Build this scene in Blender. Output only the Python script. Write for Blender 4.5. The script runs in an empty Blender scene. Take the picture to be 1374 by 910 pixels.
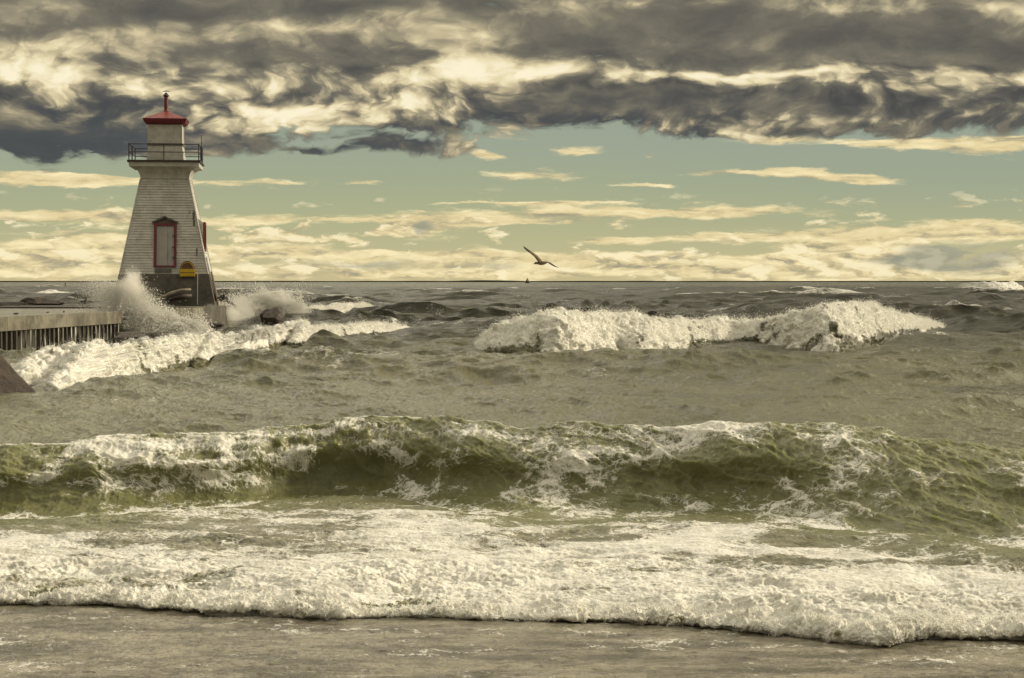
import bpy, bmesh, math, random
import numpy as np
from mathutils import Vector, Matrix

Q = 1.0                                             # grid density
random.seed(7)
rng = np.random.default_rng(7)
PI = math.pi
scene = bpy.context.scene
COL = scene.collection

# ------------------------------------------------------------------ camera
CAM_H = 2.0
F_PX = 2500.0                                       # focal length in pixels of a 1374 wide frame
PITCH = math.atan(77.0 / F_PX)
cam_data = bpy.data.cameras.new('camera')
cam_data.sensor_width = 36.0
cam_data.lens = 36.0 * F_PX / 1374.0
cam_data.clip_start = 0.1
cam_data.clip_end = 60000.0
cam = bpy.data.objects.new('camera', cam_data)
COL.objects.link(cam)
cam.location = (0, 0, CAM_H)
cam.rotation_euler = (PI / 2 - PITCH, 0, 0)
scene.camera = cam


def depth_of(py, z=0.0):
    """distance along +Y at which a height z is seen on row py of the photograph"""
    a = PITCH + np.arctan((np.asarray(py, float) - 455.0) / F_PX)
    return (CAM_H - z) / np.tan(a)


def height_at(py, Y):
    a = PITCH + np.arctan((np.asarray(py, float) - 455.0) / F_PX)
    return CAM_H - np.tan(a) * np.asarray(Y, float)


def x_at(px, Y):
    return (np.asarray(px, float) - 687.0) / F_PX * np.asarray(Y, float)


# ------------------------------------------------------------------ scene helpers
def tag(o, label=None, cat=None, group=None, kind=None):
    if label: o['label'] = label
    if cat: o['category'] = cat
    if group: o['group'] = group
    if kind: o['kind'] = kind
    return o


def thing(name, label, cat, loc=(0, 0, 0), rotz=0.0, group=None):
    o = bpy.data.objects.new(name, None)
    COL.objects.link(o)
    o.location = loc
    o.rotation_euler = (0, 0, rotz)
    o.empty_display_size = 0.2
    return tag(o, label, cat, group)


def obj(name, bm, mat, parent=None, smooth=False):
    me = bpy.data.meshes.new(name)
    bmesh.ops.recalc_face_normals(bm, faces=bm.faces)
    bm.to_mesh(me)
    bm.free()
    if smooth:
        for p in me.polygons: p.use_smooth = True
    o = bpy.data.objects.new(name, me)
    COL.objects.link(o)
    for m in (mat if isinstance(mat, (list, tuple)) else [mat]):
        me.materials.append(m)
    if parent: o.parent = parent
    return o


def box(bm, c, s, rot=None, bev=0.0, mi=0):
    r = bmesh.ops.create_cube(bm, size=1.0)
    vs = r['verts']
    m = Matrix.Translation(c) @ (rot if rot is not None else Matrix.Identity(4)) @ Matrix.Diagonal((s[0], s[1], s[2], 1))
    bmesh.ops.transform(bm, matrix=m, verts=vs)
    fs = {f for v in vs for f in v.link_faces}
    for f in fs: f.material_index = mi
    if bev > 0:
        es = list({e for v in vs for e in v.link_edges})
        bmesh.ops.bevel(bm, geom=es, offset=bev, segments=2, affect='EDGES', profile=0.7)
    return vs


def tube(bm, pts, r, n=8, cap=True):
    pts = [Vector(p) for p in pts]
    rs = r if isinstance(r, (list, tuple)) else [r] * len(pts)
    rings = []
    for i, p in enumerate(pts):
        d = (pts[min(i + 1, len(pts) - 1)] - pts[max(i - 1, 0)]).normalized()
        a = Vector((0, 0, 1)) if abs(d.z) < 0.9 else Vector((1, 0, 0))
        s = d.cross(a).normalized(); t = d.cross(s)
        rings.append([bm.verts.new(p + (s * math.cos(k * 2 * PI / n) + t * math.sin(k * 2 * PI / n)) * rs[i]) for k in range(n)])
    for i in range(len(rings) - 1):
        for k in range(n):
            bm.faces.new((rings[i][k], rings[i][(k + 1) % n], rings[i + 1][(k + 1) % n], rings[i + 1][k]))
    if cap:
        bm.faces.new(rings[0][::-1]); bm.faces.new(rings[-1])


def lathe(bm, prof, n=24, c=(0, 0, 0), square=False):
    """prof: (half width, z) list; square: four sided"""
    rings = []
    for r, z in prof:
        if square:
            pts = [(-r, -r), (r, -r), (r, r), (-r, r)]
        else:
            pts = [(r * math.cos(k * 2 * PI / n), r * math.sin(k * 2 * PI / n)) for k in range(n)]
        rings.append([bm.verts.new((c[0] + x, c[1] + y, c[2] + z)) for x, y in pts])
    m = len(rings[0])
    for i in range(len(rings) - 1):
        for k in range(m):
            bm.faces.new((rings[i][k], rings[i][(k + 1) % m], rings[i + 1][(k + 1) % m], rings[i + 1][k]))
    bm.faces.new(rings[0][::-1]); bm.faces.new(rings[-1])


# ------------------------------------------------------------------ node helpers
class E:
    """a socket with arithmetic"""
    def __init__(s, t, sock): s.t, s.s = t, sock
    def m(s, op, b=None, c=None, clamp=False):
        n = s.t.nodes.new('ShaderNodeMath'); n.operation = op; n.use_clamp = clamp
        for i, v in enumerate((s, b, c)):
            if v is None: continue
            if isinstance(v, E): s.t.links.new(v.s, n.inputs[i])
            else: n.inputs[i].default_value = float(v)
        return E(s.t, n.outputs[0])
    def __add__(s, o): return s.m('ADD', o)
    __radd__ = __add__
    def __sub__(s, o): return s.m('SUBTRACT', o)
    def __rsub__(s, o): return s.m('MULTIPLY_ADD', -1.0, o)
    def __mul__(s, o): return s.m('MULTIPLY', o)
    __rmul__ = __mul__
    def __truediv__(s, o): return s.m('DIVIDE', o)
    def sat(s): return s.m('ADD', 0.0, clamp=True)
    def abs(s): return s.m('ABSOLUTE')
    def ss(s, lo, hi, a=0.0, b=1.0):
        n = s.t.nodes.new('ShaderNodeMapRange'); n.interpolation_type = 'SMOOTHSTEP'
        for i, v in zip((0, 1, 2, 3, 4), (s, lo, hi, a, b)):
            if isinstance(v, E): s.t.links.new(v.s, n.inputs[i])
            else: n.inputs[i].default_value = float(v)
        return E(s.t, n.outputs[0])


class V:
    def __init__(s, t, sock): s.t, s.s = t, sock
    def m(s, op, b):
        n = s.t.nodes.new('ShaderNodeVectorMath'); n.operation = op
        s.t.links.new(s.s, n.inputs[0])
        if op == 'SCALE':
            if isinstance(b, E): s.t.links.new(b.s, n.inputs['Scale'])
            else: n.inputs['Scale'].default_value = b
        elif isinstance(b, (V, E)): s.t.links.new(b.s, n.inputs[1])
        else: n.inputs[1].default_value = b
        return V(s.t, n.outputs[0])
    def __add__(s, o): return s.m('ADD', o)
    def __sub__(s, o): return s.m('SUBTRACT', o)
    def __mul__(s, o): return s.m('SCALE', o) if isinstance(o, (int, float, E)) else s.m('MULTIPLY', o)
    def xyz(s):
        n = s.t.nodes.new('ShaderNodeSeparateXYZ'); s.t.links.new(s.s, n.inputs[0])
        return [E(s.t, n.outputs[i]) for i in range(3)]


def vec(t, x, y, z=0.0):
    n = t.nodes.new('ShaderNodeCombineXYZ')
    for i, v in enumerate((x, y, z)):
        if isinstance(v, E): t.links.new(v.s, n.inputs[i])
        else: n.inputs[i].default_value = v
    return V(t, n.outputs[0])


def noise(t, v, scale=1.0, detail=6, rough=0.55, lac=2.0, dist=0.0, color=False):
    n = t.nodes.new('ShaderNodeTexNoise'); n.noise_dimensions = '3D'
    t.links.new(v.s, n.inputs['Vector'])
    n.inputs['Scale'].default_value = scale; n.inputs['Detail'].default_value = detail
    n.inputs['Roughness'].default_value = rough; n.inputs['Lacunarity'].default_value = lac
    n.inputs['Distortion'].default_value = dist
    return V(t, n.outputs['Color']) if color else E(t, n.outputs['Fac'])


def noise2(t, v, scale=1.0, detail=6, rough=0.55, dist=0.0):
    n = t.nodes.new('ShaderNodeTexNoise'); n.noise_dimensions = '2D'
    t.links.new(v.s, n.inputs['Vector'])
    n.inputs['Scale'].default_value = scale; n.inputs['Detail'].default_value = detail
    n.inputs['Roughness'].default_value = rough; n.inputs['Distortion'].default_value = dist
    return E(t, n.outputs['Fac'])


def voro(t, v, scale, feature='DISTANCE_TO_EDGE', rnd=1.0):
    n = t.nodes.new('ShaderNodeTexVoronoi'); n.feature = feature
    t.links.new(v.s, n.inputs['Vector']); n.inputs['Scale'].default_value = scale
    n.inputs['Randomness'].default_value = rnd
    return E(t, n.outputs['Distance'])


def mixc(t, f, a, b):
    n = t.nodes.new('ShaderNodeMix'); n.data_type = 'RGBA'
    for i, v in ((0, f), (6, a), (7, b)):
        if isinstance(v, (E, V)): t.links.new(v.s, n.inputs[i])
        elif i == 0: n.inputs[0].default_value = v
        else: n.inputs[i].default_value = (*v, 1.0)
    return V(t, n.outputs[2])


def ramp(t, f, stops, interp='LINEAR'):
    n = t.nodes.new('ShaderNodeValToRGB'); n.color_ramp.interpolation = interp
    t.links.new(f.s, n.inputs[0])
    el = n.color_ramp.elements
    while len(el) < len(stops): el.new(0.5)
    for e, (p, c) in zip(el, stops):
        e.position = p; e.color = (*c, 1.0)
    return V(t, n.outputs[0])


def lin(r, g, b):
    f = lambda c: c / 12.92 if c <= 0.04045 else ((c + 0.055) / 1.055) ** 2.4
    return tuple(f(c / 255.0) for c in (r, g, b))


def material(name):
    m = bpy.data.materials.new(name); m.use_nodes = True
    t = m.node_tree
    b = t.nodes['Principled BSDF']
    return m, t, b


def setin(t, sock, v):
    if isinstance(v, (E, V)): t.links.new(v.s, sock)
    else: sock.default_value = v


def bump(t, h, strength, dist=0.02):
    n = t.nodes.new('ShaderNodeBump'); n.inputs['Strength'].default_value = strength
    n.inputs['Distance'].default_value = dist
    t.links.new(h.s, n.inputs['Height'])
    return V(t, n.outputs[0])


def coords(t, which='Object'):
    n = t.nodes.new('ShaderNodeTexCoord')
    return V(t, n.outputs[which])


def attr(t, name, vector=False):
    n = t.nodes.new('ShaderNodeAttribute'); n.attribute_name = name
    return V(t, n.outputs['Vector']) if vector else E(t, n.outputs['Fac'])
# ------------------------------------------------------------------ sky
SUN_AZ = math.radians(72.0)      # to the right of the view, a little beyond the tower
SUN_EL = math.radians(24.0)
world = bpy.data.worlds.new('World')
scene.world = world
world.use_nodes = True
wt = world.node_tree
bg = wt.nodes['Background']


def build_sky(t):
    d = coords(t, 'Generated')
    nrm = t.nodes.new('ShaderNodeVectorMath'); nrm.operation = 'NORMALIZE'
    t.links.new(d.s, nrm.inputs[0])
    dx, dy, dz = V(t, nrm.outputs[0]).xyz()
    # azimuth and elevation, both as 2500 * radians
    U0 = dx.m('ARCTAN2', dy) * F_PX
    V0 = dz.m('ARCSINE') * F_PX
    # ragged edges: bend the coordinates with noise
    wv = vec(t, U0 * (1 / 210.0), V0 * (1 / 95.0), 3.1)
    wx = noise2(t, wv, 1.0, 4, 0.48); wy = noise2(t, wv + (37.3, 11.9, 0.0), 1.0, 4, 0.48)
    U = U0 + (wx - 0.5) * 135.0
    Vv = V0 + (wy - 0.5) * 60.0
    wv2 = vec(t, U0 * (1 / 110.0), V0 * (1 / 22.0), 9.0)
    wx2 = noise2(t, wv2, 1.0, 5, 0.6); wy2 = noise2(t, wv2 + (21.3, 7.9, 0.0), 1.0, 5, 0.6)
    Us = U0 + (wx2 - 0.5) * 60.0
    Vs = V0 + (wy2 - 0.5) * 17.0

    def blobs(items, uu, vv, acc=None):
        for it in items:
            px, py, su, sv, amp = it[:5]
            k = it[5] if len(it) > 5 else 0.0
            u0 = math.atan((px - 687.0) / F_PX) * F_PX
            v0 = 378.0 - py
            a = uu.m('MULTIPLY_ADD', 1.0 / su, -u0 / su)
            b = vv.m('MULTIPLY_ADD', 1.0 / sv, -v0 / sv)
            if k: b = a.m('MULTIPLY_ADD', -k * su / sv, b)
            q = b.m('MULTIPLY_ADD', b, a * a)
            g = E(t, None)
            n = t.nodes.new('ShaderNodeMath'); n.operation = 'POWER'
            n.inputs[0].default_value = math.exp(-1.0); t.links.new(q.s, n.inputs[1])
            g = E(t, n.outputs[0])
            acc = g.m('MULTIPLY_ADD', amp, acc if acc is not None else 0.0)
        return acc

    # ---- clear sky between the clouds
    nis = t.nodes.new('ShaderNodeTexSky'); nis.sky_type = 'NISHITA'
    nis.sun_disc = False; nis.sun_elevation = SUN_EL; nis.sun_rotation = SUN_AZ
    nis.dust_density = 3.0; nis.air_density = 1.2
    nsky = V(t, nis.outputs[0]) * 0.045
    vn = V0.ss(-20, 400).m('ADD', 0.0)
    vl = (V0 * (1 / 400.0)).sat()
    clear = ramp(t, vl, [(0.0, lin(210, 196, 150)), (0.10, lin(200, 194, 150)), (0.22, lin(183, 186, 146)),
                         (0.34, lin(170, 178, 148)), (0.46, lin(162, 172, 152)), (1.0, lin(146, 158, 145))])
    rightness = U0.ss(-100, 650)
    clear = mixc(t, rightness * vl.ss(0.05, 0.4) * 0.45, clear, lin(152, 166, 150))
    clear = mixc(t, 0.12, clear, nsky)

    # ---- low streaks and cumulus heaps
    sv1 = vec(t, Us * (1 / 120.0), Vs * (1 / 17.0), 1.7)
    sn = noise2(t, sv1, 1.0, 8, 0.6)
    low = [(230, 247, 200, 7, .62), (60, 243, 110, 10, .72), (80, 290, 130, 9, .5), (300, 296, 260, 9, .55), (560, 302, 60, 13, .6),
           (880, 285, 270, 9, .75), (700, 297, 150, 5, .5), (820, 323, 95, 6, .62), (1020, 318, 140, 5, .5), (1270, 315, 190, 12, .8),
           (650, 209, 26, 7, .6), (715, 236, 75, 12, .62), (500, 246, 45, 5, .5), (1060, 231, 65, 7, .75), (1140, 241, 75, 7, .7), (935, 234, 75, 5, .6), (860, 249, 45, 4, .6), (700, 272, 260, 4, .5), (1300, 300, 90, 5, .4), (1170, 248, 40, 5, .55),
           (880, 213, 18, 8, .5), (775, 203, 55, 10, .55),
           (120, 322, 170, 12, .55), (330, 338, 180, 10, .55), (60, 345, 160, 16, .45), (560, 345, 200, 9, .5), (860, 352, 260, 12, .5), (1150, 350, 110, 24, .72), (1080, 338, 40, 14, .4),
           (1240, 196, 200, 9, .6), (1330, 205, 80, 12, .55), (1040, 188, 120, 6, .5), (640, 365, 1200, 12, .42)]
    ls = blobs(low, Us, Vs)
    lowd = ls + (sn - 0.5) * 1.15 + V0.ss(120, 20) * 0.20
    lowm = lowd.ss(0.33, 0.62)
    # lit top, dull underside
    sn2 = noise2(t, sv1 + (0.10, 0.42, 0.0), 1.0, 8, 0.6)
    q1 = (noise2(t, vec(t, Us * (1 / 34.0), Vs * (1 / 15.0), 4.0), 1.0, 2, 0.55) - 0.5).abs() * 2.4
    lit = ((sn - sn2) * 2.2 + 0.44 + q1 * 0.55 * V0.ss(110, 40)).sat()
    lowc = ramp(t, lit, [(0.0, lin(168, 160, 132)), (0.45, lin(226, 208, 158)), (1.0, lin(250, 234, 186))])
    gray = blobs([(1290, 345, 95, 20, 1.0), (575, 302, 22, 8, .8), (560, 310, 10, 5, .5), (1250, 352, 60, 10, .6), (300, 355, 400, 9, .35), (700, 356, 300, 7, .3)], Us, Vs)
    graym = (gray + (sn - 0.5) * 0.9).ss(0.25, 0.75)
    lowc = mixc(t, graym * 0.85, lowc, lin(146, 150, 132))
    skyc = mixc(t, lowm, clear, lowc)

    cv = vec(t, Us * (1 / 62.0), (V0 + (wy2 - 0.5) * 8.0) * (1 / 24.0), 6.0)
    cn = noise2(t, cv, 1.0, 7, 0.58)
    heap = blobs([(1150, 350, 110, 20, .34), (1075, 340, 36, 16, .22), (1300, 350, 130, 16, .26), (570, 312, 60, 10, .30), (420, 318, 60, 12, .22), (330, 312, 50, 16, .26), (110, 300, 120, 10, .16), (60, 350, 140, 14, .24), (330, 345, 160, 10, .2), (860, 350, 160, 9, .2), (650, 365, 900, 8, .16)], Us, Vs)
    cd = cn + heap * 0.9
    cm = cd.ss(0.60, 0.72) * V0.ss(140, 70)
    cl = ((cn - noise2(t, cv + (0.16, 0.30, 0.0), 1.0, 7, 0.58)) * 3.0 + 0.55 + (cd - 0.7) * 0.9).sat()
    cc = ramp(t, cl, [(0.0, lin(150, 146, 126)), (0.4, lin(204, 188, 146)), (0.75, lin(240, 222, 172)), (1.0, lin(252, 238, 196))])
    cc = mixc(t, graym * 0.7, cc, lin(150, 153, 138))
    skyc = mixc(t, cm * 0.92, skyc, cc)

    # ---- the dark deck
    edge = blobs([(40, 200, 200, 46, 1.15), (230, 205, 130, 26, .5), (470, 208, 170, 14, 1.0), (590, 205, 60, 12, .3), (940, 195, 70, 14, .4), (1200, 186, 240, 12, .35), (760, 200, 40, 12, .15)], U, Vv)
    dn_v = vec(t, U * (1 / 150.0), Vv * (1 / 62.0), 0.3)
    dn = noise2(t, dn_v, 1.0, 9, 0.60)
    fine_v = vec(t, U * (1 / 60.0), Vv * (1 / 30.0), 5.0)
    fn = noise2(t, fine_v, 1.0, 7, 0.6)
    # rounded billows where the cloud catches the light
    def heapy(sx, sy, z, ox=0.0, oy=0.0):
        pv = vec(t, U0 * (1 / sx) + ox, V0 * (1 / sy) + oy, z)
        pv = pv + vec(t, (wx - 0.5) * 1.8 + (fn - 0.5) * 1.1, (wy - 0.5) * 1.5 + (dn - 0.5) * 1.1)
        n = t.nodes.new('ShaderNodeTexVoronoi'); n.voronoi_dimensions = '2D'; n.feature = 'SMOOTH_F1'
        t.links.new(pv.s, n.inputs['Vector']); n.inputs['Scale'].default_value = 1.0
        n.inputs['Detail'].default_value = 2.5; n.inputs['Roughness'].default_value = 0.55; n.inputs["Smoothness"].default_value = 0.6
        return E(t, n.outputs['Distance'])
    h1 = heapy(52.0, 30.0, 2.0)
    puff = 0.42 - h1
    deckd = V0.ss(152, 236) + edge * 0.55 + (dn - 0.5) * 0.85 + (fn - 0.5) * 0.45 - (h1 - 0.42) * 0.35
    deckm = deckd.ss(0.36, 0.60)
    dark = [(50, 205, 210, 38, 1.2), (150, 185, 160, 18, .5), (-20, 180, 90, 25, .5), (250, 205, 70, 12, .45), (480, 188, 160, 9, .85), (620, 178, 90, 13, .9), (440, 206, 170, 8, .75), (350, 132, 60, 10, .5),
            (760, 132, 75, 18, .95), (650, 130, 35, 9, .45), (875, 148, 110, 20, 1.05), (1000, 142, 70, 14, .5), (1110, 158, 120, 16, .55), (1090, 66, 230, 34, .95),
            (1310, 80, 150, 34, .8), (790, 45, 70, 38, .7), (700, 60, 60, 25, .5), (930, 30, 120, 26, .6), (1290, 150, 140, 16, .55), (1200, 180, 200, 5, .75), (940, 187, 45, 9, .8),
            (230, 92, 120, 12, .5), (470, 84, 130, 14, .5), (330, 75, 200, 14, .35), (100, 45, 200, 14, .5, .12), (330, 22, 220, 12, .6, .1), (560, 12, 220, 14, .6), (60, 15, 140, 16, .55),
            (620, 40, 100, 12, .3, .1), (30, 150, 40, 10, .45), (560, 95, 60, 10, .3), (900, 100, 240, 14, .25)]
    bright = [(1000, 178, 70, 7, .5), (960, 118, 60, 10, .35), (640, 105, 50, 22, .35), (585, 130, 40, 14, .3), (720, 85, 40, 20, .35), (1170, 168, 80, 7, .4), (1300, 112, 60, 10, .4), (955, 140, 30, 16, .5), (1010, 128, 50, 10, .4), (1120, 135, 60, 9, .45), (1330, 155, 50, 12, .4), (1100, 20, 60, 10, .3), (1000, 60, 50, 14, .3), (1370, 30, 60, 20, .4), (680, 110, 40, 14, .4), (590, 165, 40, 9, .5), (1240, 30, 160, 10, .45), (860, 12, 120, 8, .4), (700, 20, 90, 10, .3), (1010, 165, 60, 8, .5), (1180, 150, 70, 9, .45), (770, 160, 40, 8, .4), (430, 172, 90, 9, .7), (380, 120, 60, 10, .4), (50, 105, 95, 34, .75), (200, 62, 120, 12, .4), (170, 120, 120, 24, .55), (400, 110, 120, 14, .4), (330, 170, 110, 18, .85), (290, 130, 50, 20, .45), (400, 150, 120, 14, .6), (560, 115, 110, 20, .75), (520, 150, 150, 12, .6), (650, 85, 80, 24, .5),
              (620, 50, 60, 10, .3), (760, 92, 110, 16, .75), (900, 106, 130, 9, .5), (1050, 108, 160, 8, .75), (1200, 112, 120, 10, .6), (1330, 120, 80, 14, .55), (690, 168, 70, 12, .6),
              (700, 185, 110, 7, .6), (850, 182, 60, 9, .45), (1010, 190, 80, 6, .5), (400, 40, 220, 9, .35), (100, 78, 140, 12, .35), (600, 22, 150, 6, .2), (1230, 130, 80, 8, .3), (830, 118, 40, 10, .3), (1330, 185, 90, 8, .4)]
    dk = blobs(dark, U, Vv)
    br = blobs(bright, U, Vv)
    dn2 = noise2(t, dn_v + (0.14, 0.34, 0.0), 1.0, 9, 0.60)
    emb = dn - dn2
    INV = V0.ss(560, 400)
    lo = (br * 0.66 - dk * 0.38) * INV + 0.55
    soft = V0.ss(330, 230)
    shade = lo + (dn - 0.5) * 0.80 + (fn - 0.5) * 0.34 * soft.m('MULTIPLY_ADD', 0.6, 0.4) + emb * 0.55 * soft.m('MULTIPLY_ADD', 0.7, 0.3) + puff * lo.ss(0.18, 0.62) * 1.0 * soft.m('MULTIPLY_ADD', 0.65, 0.35)
    deckc = ramp(t, shade.ss(-0.30, 1.25), [(0.0, lin(76, 76, 74)), (0.22, lin(101, 98, 90)), (0.40, lin(122, 117, 102)), (0.55, lin(158, 149, 124)),
                                     (0.70, lin(200, 186, 150)), (0.85, lin(234, 220, 178)), (1.0, lin(252, 242, 210))])
    # bluish slate in the lowest dark bellies, brownish grey higher up
    slate = V0.ss(270, 200) * shade.ss(0.35, 0.05) * U0.ss(500, 100, 0.45, 1.0)
    deckc = mixc(t, slate * 0.65, deckc, lin(74, 80, 84))
    # overhead, above the frame: plain overcast
    on = noise2(t, vec(t, U0 * (1 / 900.0), V0 * (1 / 420.0), 0.0), 1.0, 5, 0.6)
    over = mixc(t, on.ss(0.36, 0.60), OVER_DARK, OVERHEAD)
    deckc = mixc(t, V0.ss(420, 800) * 0.9, deckc, over)
    skyc = mixc(t, deckm, skyc, deckc)
    # the side away from the sun is duller
    return skyc * ((dy * 0.5 + 0.5).ss(0.0, 0.75, BACK_DIM, 1.0))


OVERHEAD = (1.75, 1.60, 1.25)
OVER_DARK = (0.30, 0.285, 0.24)
BACK_DIM = 0.5
sky_col = build_sky(wt)
SKY_STRENGTH = 0.1
setin(wt, bg.inputs['Color'], sky_col * (1.0 / SKY_STRENGTH))
bg.inputs['Strength'].default_value = SKY_STRENGTH

sun_data = bpy.data.lights.new('sun', 'SUN')
sun_data.energy = 3.8
sun_data.angle = math.radians(6.0)
sun_data.color = (1.0, 0.88, 0.66)
sun = bpy.data.objects.new('sun', sun_data)
COL.objects.link(sun)
SV = Vector((math.sin(SUN_AZ) * math.cos(SUN_EL), math.cos(SUN_AZ) * math.cos(SUN_EL), math.sin(SUN_EL)))
sun.rotation_euler = (-SV).to_track_quat('-Z', 'Y').to_euler()
sun.location = SV * 100

scene.view_settings.view_transform = 'Standard'
scene.view_settings.look = 'None'
scene.view_settings.exposure = 0.0
scene.view_settings.gamma = 1.0
scene.view_settings.use_curve_mapping = False
scene.cycles.max_bounces = 5
world.cycles.sampling_method = 'NONE'
scene.cycles.use_denoising = True
scene.cycles.volume_bounces = 4
scene.cycles.adaptive_threshold = 0.02
scene.cycles.transparent_max_bounces = 16
# ------------------------------------------------------------------ numpy noise
_perm = np.random.default_rng(11).permutation(256).astype(np.int32)
_perm2 = np.concatenate([_perm, _perm])
_ang = np.random.default_rng(12).random(256) * 2 * PI
_gx = np.cos(_ang).astype(np.float32); _gy = np.sin(_ang).astype(np.float32)


def pn(x, y, seed=0):
    """gradient noise, about -1..1"""
    x = np.asarray(x, np.float32) + seed * 17.31; y = np.asarray(y, np.float32) + seed * 5.77
    xi = np.floor(x); yi = np.floor(y)
    fx = x - xi; fy = y - yi
    xi = xi.astype(np.int32) & 255; yi = yi.astype(np.int32) & 255
    u = fx * fx * fx * (fx * (fx * 6 - 15) + 10); v = fy * fy * fy * (fy * (fy * 6 - 15) + 10)
    x1 = (xi + 1) & 255; y1 = (yi + 1) & 255
    pa, pb = _perm2[xi], _perm2[x1]
    def g(p, yy, dx, dy):
        h = _perm2[p + yy]
        return _gx[h] * dx + _gy[h] * dy
    a = g(pa, yi, fx, fy); b = g(pb, yi, fx - 1, fy)
    c = g(pa, y1, fx, fy - 1); d = g(pb, y1, fx - 1, fy - 1)
    ab = a + u * (b - a); cd = c + u * (d - c)
    return (ab + v * (cd - ab)) * 1.5


def pn3(x, y, z, seed=0):
    x = np.asarray(x, np.float32) + seed * 17.31; y = np.asarray(y, np.float32) + seed * 5.77; z = np.asarray(z, np.float32) + seed * 3.11
    xi = np.floor(x); yi = np.floor(y); zi = np.floor(z)
    fx = x - xi; fy = y - yi; fz = z - zi
    xi = xi.astype(np.int32) & 255; yi = yi.astype(np.int32) & 255; zi = zi.astype(np.int32) & 255
    u = fx * fx * (3 - 2 * fx); v = fy * fy * (3 - 2 * fy); w = fz * fz * (3 - 2 * fz)
    r = []
    for k in (0, 1):
        zz = (zi + k) & 255
        q = []
        for j in (0, 1):
            yy = (yi + j) & 255
            e = []
            for i in (0, 1):
                h = _perm2[_perm2[_perm2[(xi + i) & 255] + yy] + zz]
                e.append(_g3x[h] * (fx - i) + _g3y[h] * (fy - j) + _g3z[h] * (fz - k))
            q.append(e[0] + u * (e[1] - e[0]))
        r.append(q[0] + v * (q[1] - q[0]))
    return (r[0] + w * (r[1] - r[0])) * 1.5


_g3 = np.random.default_rng(13).normal(size=(256, 3)); _g3 /= np.linalg.norm(_g3, axis=1, keepdims=True)
_g3x, _g3y, _g3z = [_g3[:, i].astype(np.float32) for i in range(3)]


def billow3(x, y, z, octs=4, rough=0.5, seed=0):
    s = 0.0; a = 1.0; n = 0.0; f = 1.0
    for i in range(octs):
        s = s + a * np.abs(pn3(x * f, y * f, z * f, seed + i)); n += a; a *= rough; f *= 2.07
    return np.clip(s / n * 1.7, 0, 1)


def fbm(x, y, octs=5, rough=0.5, seed=0):
    s = 0.0; a = 1.0; n = 0.0; f = 1.0
    for i in range(octs):
        s = s + a * pn(x * f, y * f, seed + i); n += a; a *= rough; f *= 2.03
    return s / n


def billow(x, y, octs=4, rough=0.5, seed=0):
    """rounded lumps with sharp creases, 0..1"""
    s = 0.0; a = 1.0; n = 0.0; f = 1.0
    for i in range(octs):
        s = s + a * np.abs(pn(x * f, y * f, seed + i)); n += a; a *= rough; f *= 2.07
    return np.clip(s / n * 1.6, 0, 1)


def ridged(x, y, octs=4, rough=0.5, seed=0):
    s = 0.0; a = 1.0; n = 0.0; f = 1.0
    for i in range(octs):
        r = 1 - np.abs(pn(x * f, y * f, seed + i)); s = s + a * r * r * r; n += a; a *= rough; f *= 2.07
    return s / n


def sst(x, lo, hi):
    t = np.clip((x - lo) / (hi - lo), 0, 1)
    return t * t * (3 - 2 * t)


def cr(xs, ys, x):
    """smooth interpolation through points"""
    xs = np.asarray(xs, float); ys = np.asarray(ys, float)
    lo, hi = xs[0], xs[-1]
    dense = np.linspace(lo, hi, 800)
    k = np.searchsorted(xs, dense, side='right').clip(1, len(xs) - 1)
    m = np.gradient(ys, xs)
    h = xs[k] - xs[k - 1]; t = (dense - xs[k - 1]) / h
    v = (2*t**3-3*t**2+1)*ys[k-1] + (t**3-2*t**2+t)*h*m[k-1] + (-2*t**3+3*t**2)*ys[k] + (t**3-t**2)*h*m[k]
    return np.interp(x, dense, v).astype(np.float32)


# ------------------------------------------------------------------ the grid of the lake surface
def rows():
    ys = [8.3]
    while ys[-1] < 20000:
        y = ys[-1]
        if y < 19.5: d = 0.0125
        elif y < 40: d = 0.0125 + (y - 19.5) / 20.5 * 0.045
        elif y < 100: d = 0.0575 + (y - 40) / 60 * 0.10
        else: d = 0.1575 * (y / 100) ** 1.7
        ys.append(y + d / Q)
    return np.array(ys, np.float32)


YR = rows()
ncol = int(1240 * Q)
uin = np.linspace(-0.30, 0.30, ncol)
uo = 0.30 + np.cumsum(np.linspace(0.001, 0.02, int(60)))
UC = np.concatenate([-uo[::-1], uin, uo]).astype(np.float32)
R, C = len(YR), len(UC)
Yg = np.repeat(YR[:, None], C, 1)
Xg = Yg * UC[None, :]
Z = np.zeros((R, C), np.float32); DX = np.zeros_like(Z); DY = np.zeros_like(Z); FO = np.zeros_like(Z)
SH = np.zeros_like(Z)


def rowslice(y0, y1):
    a = np.searchsorted(YR, y0); b = np.searchsorted(YR, y1)
    return slice(int(a), int(b))


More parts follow.
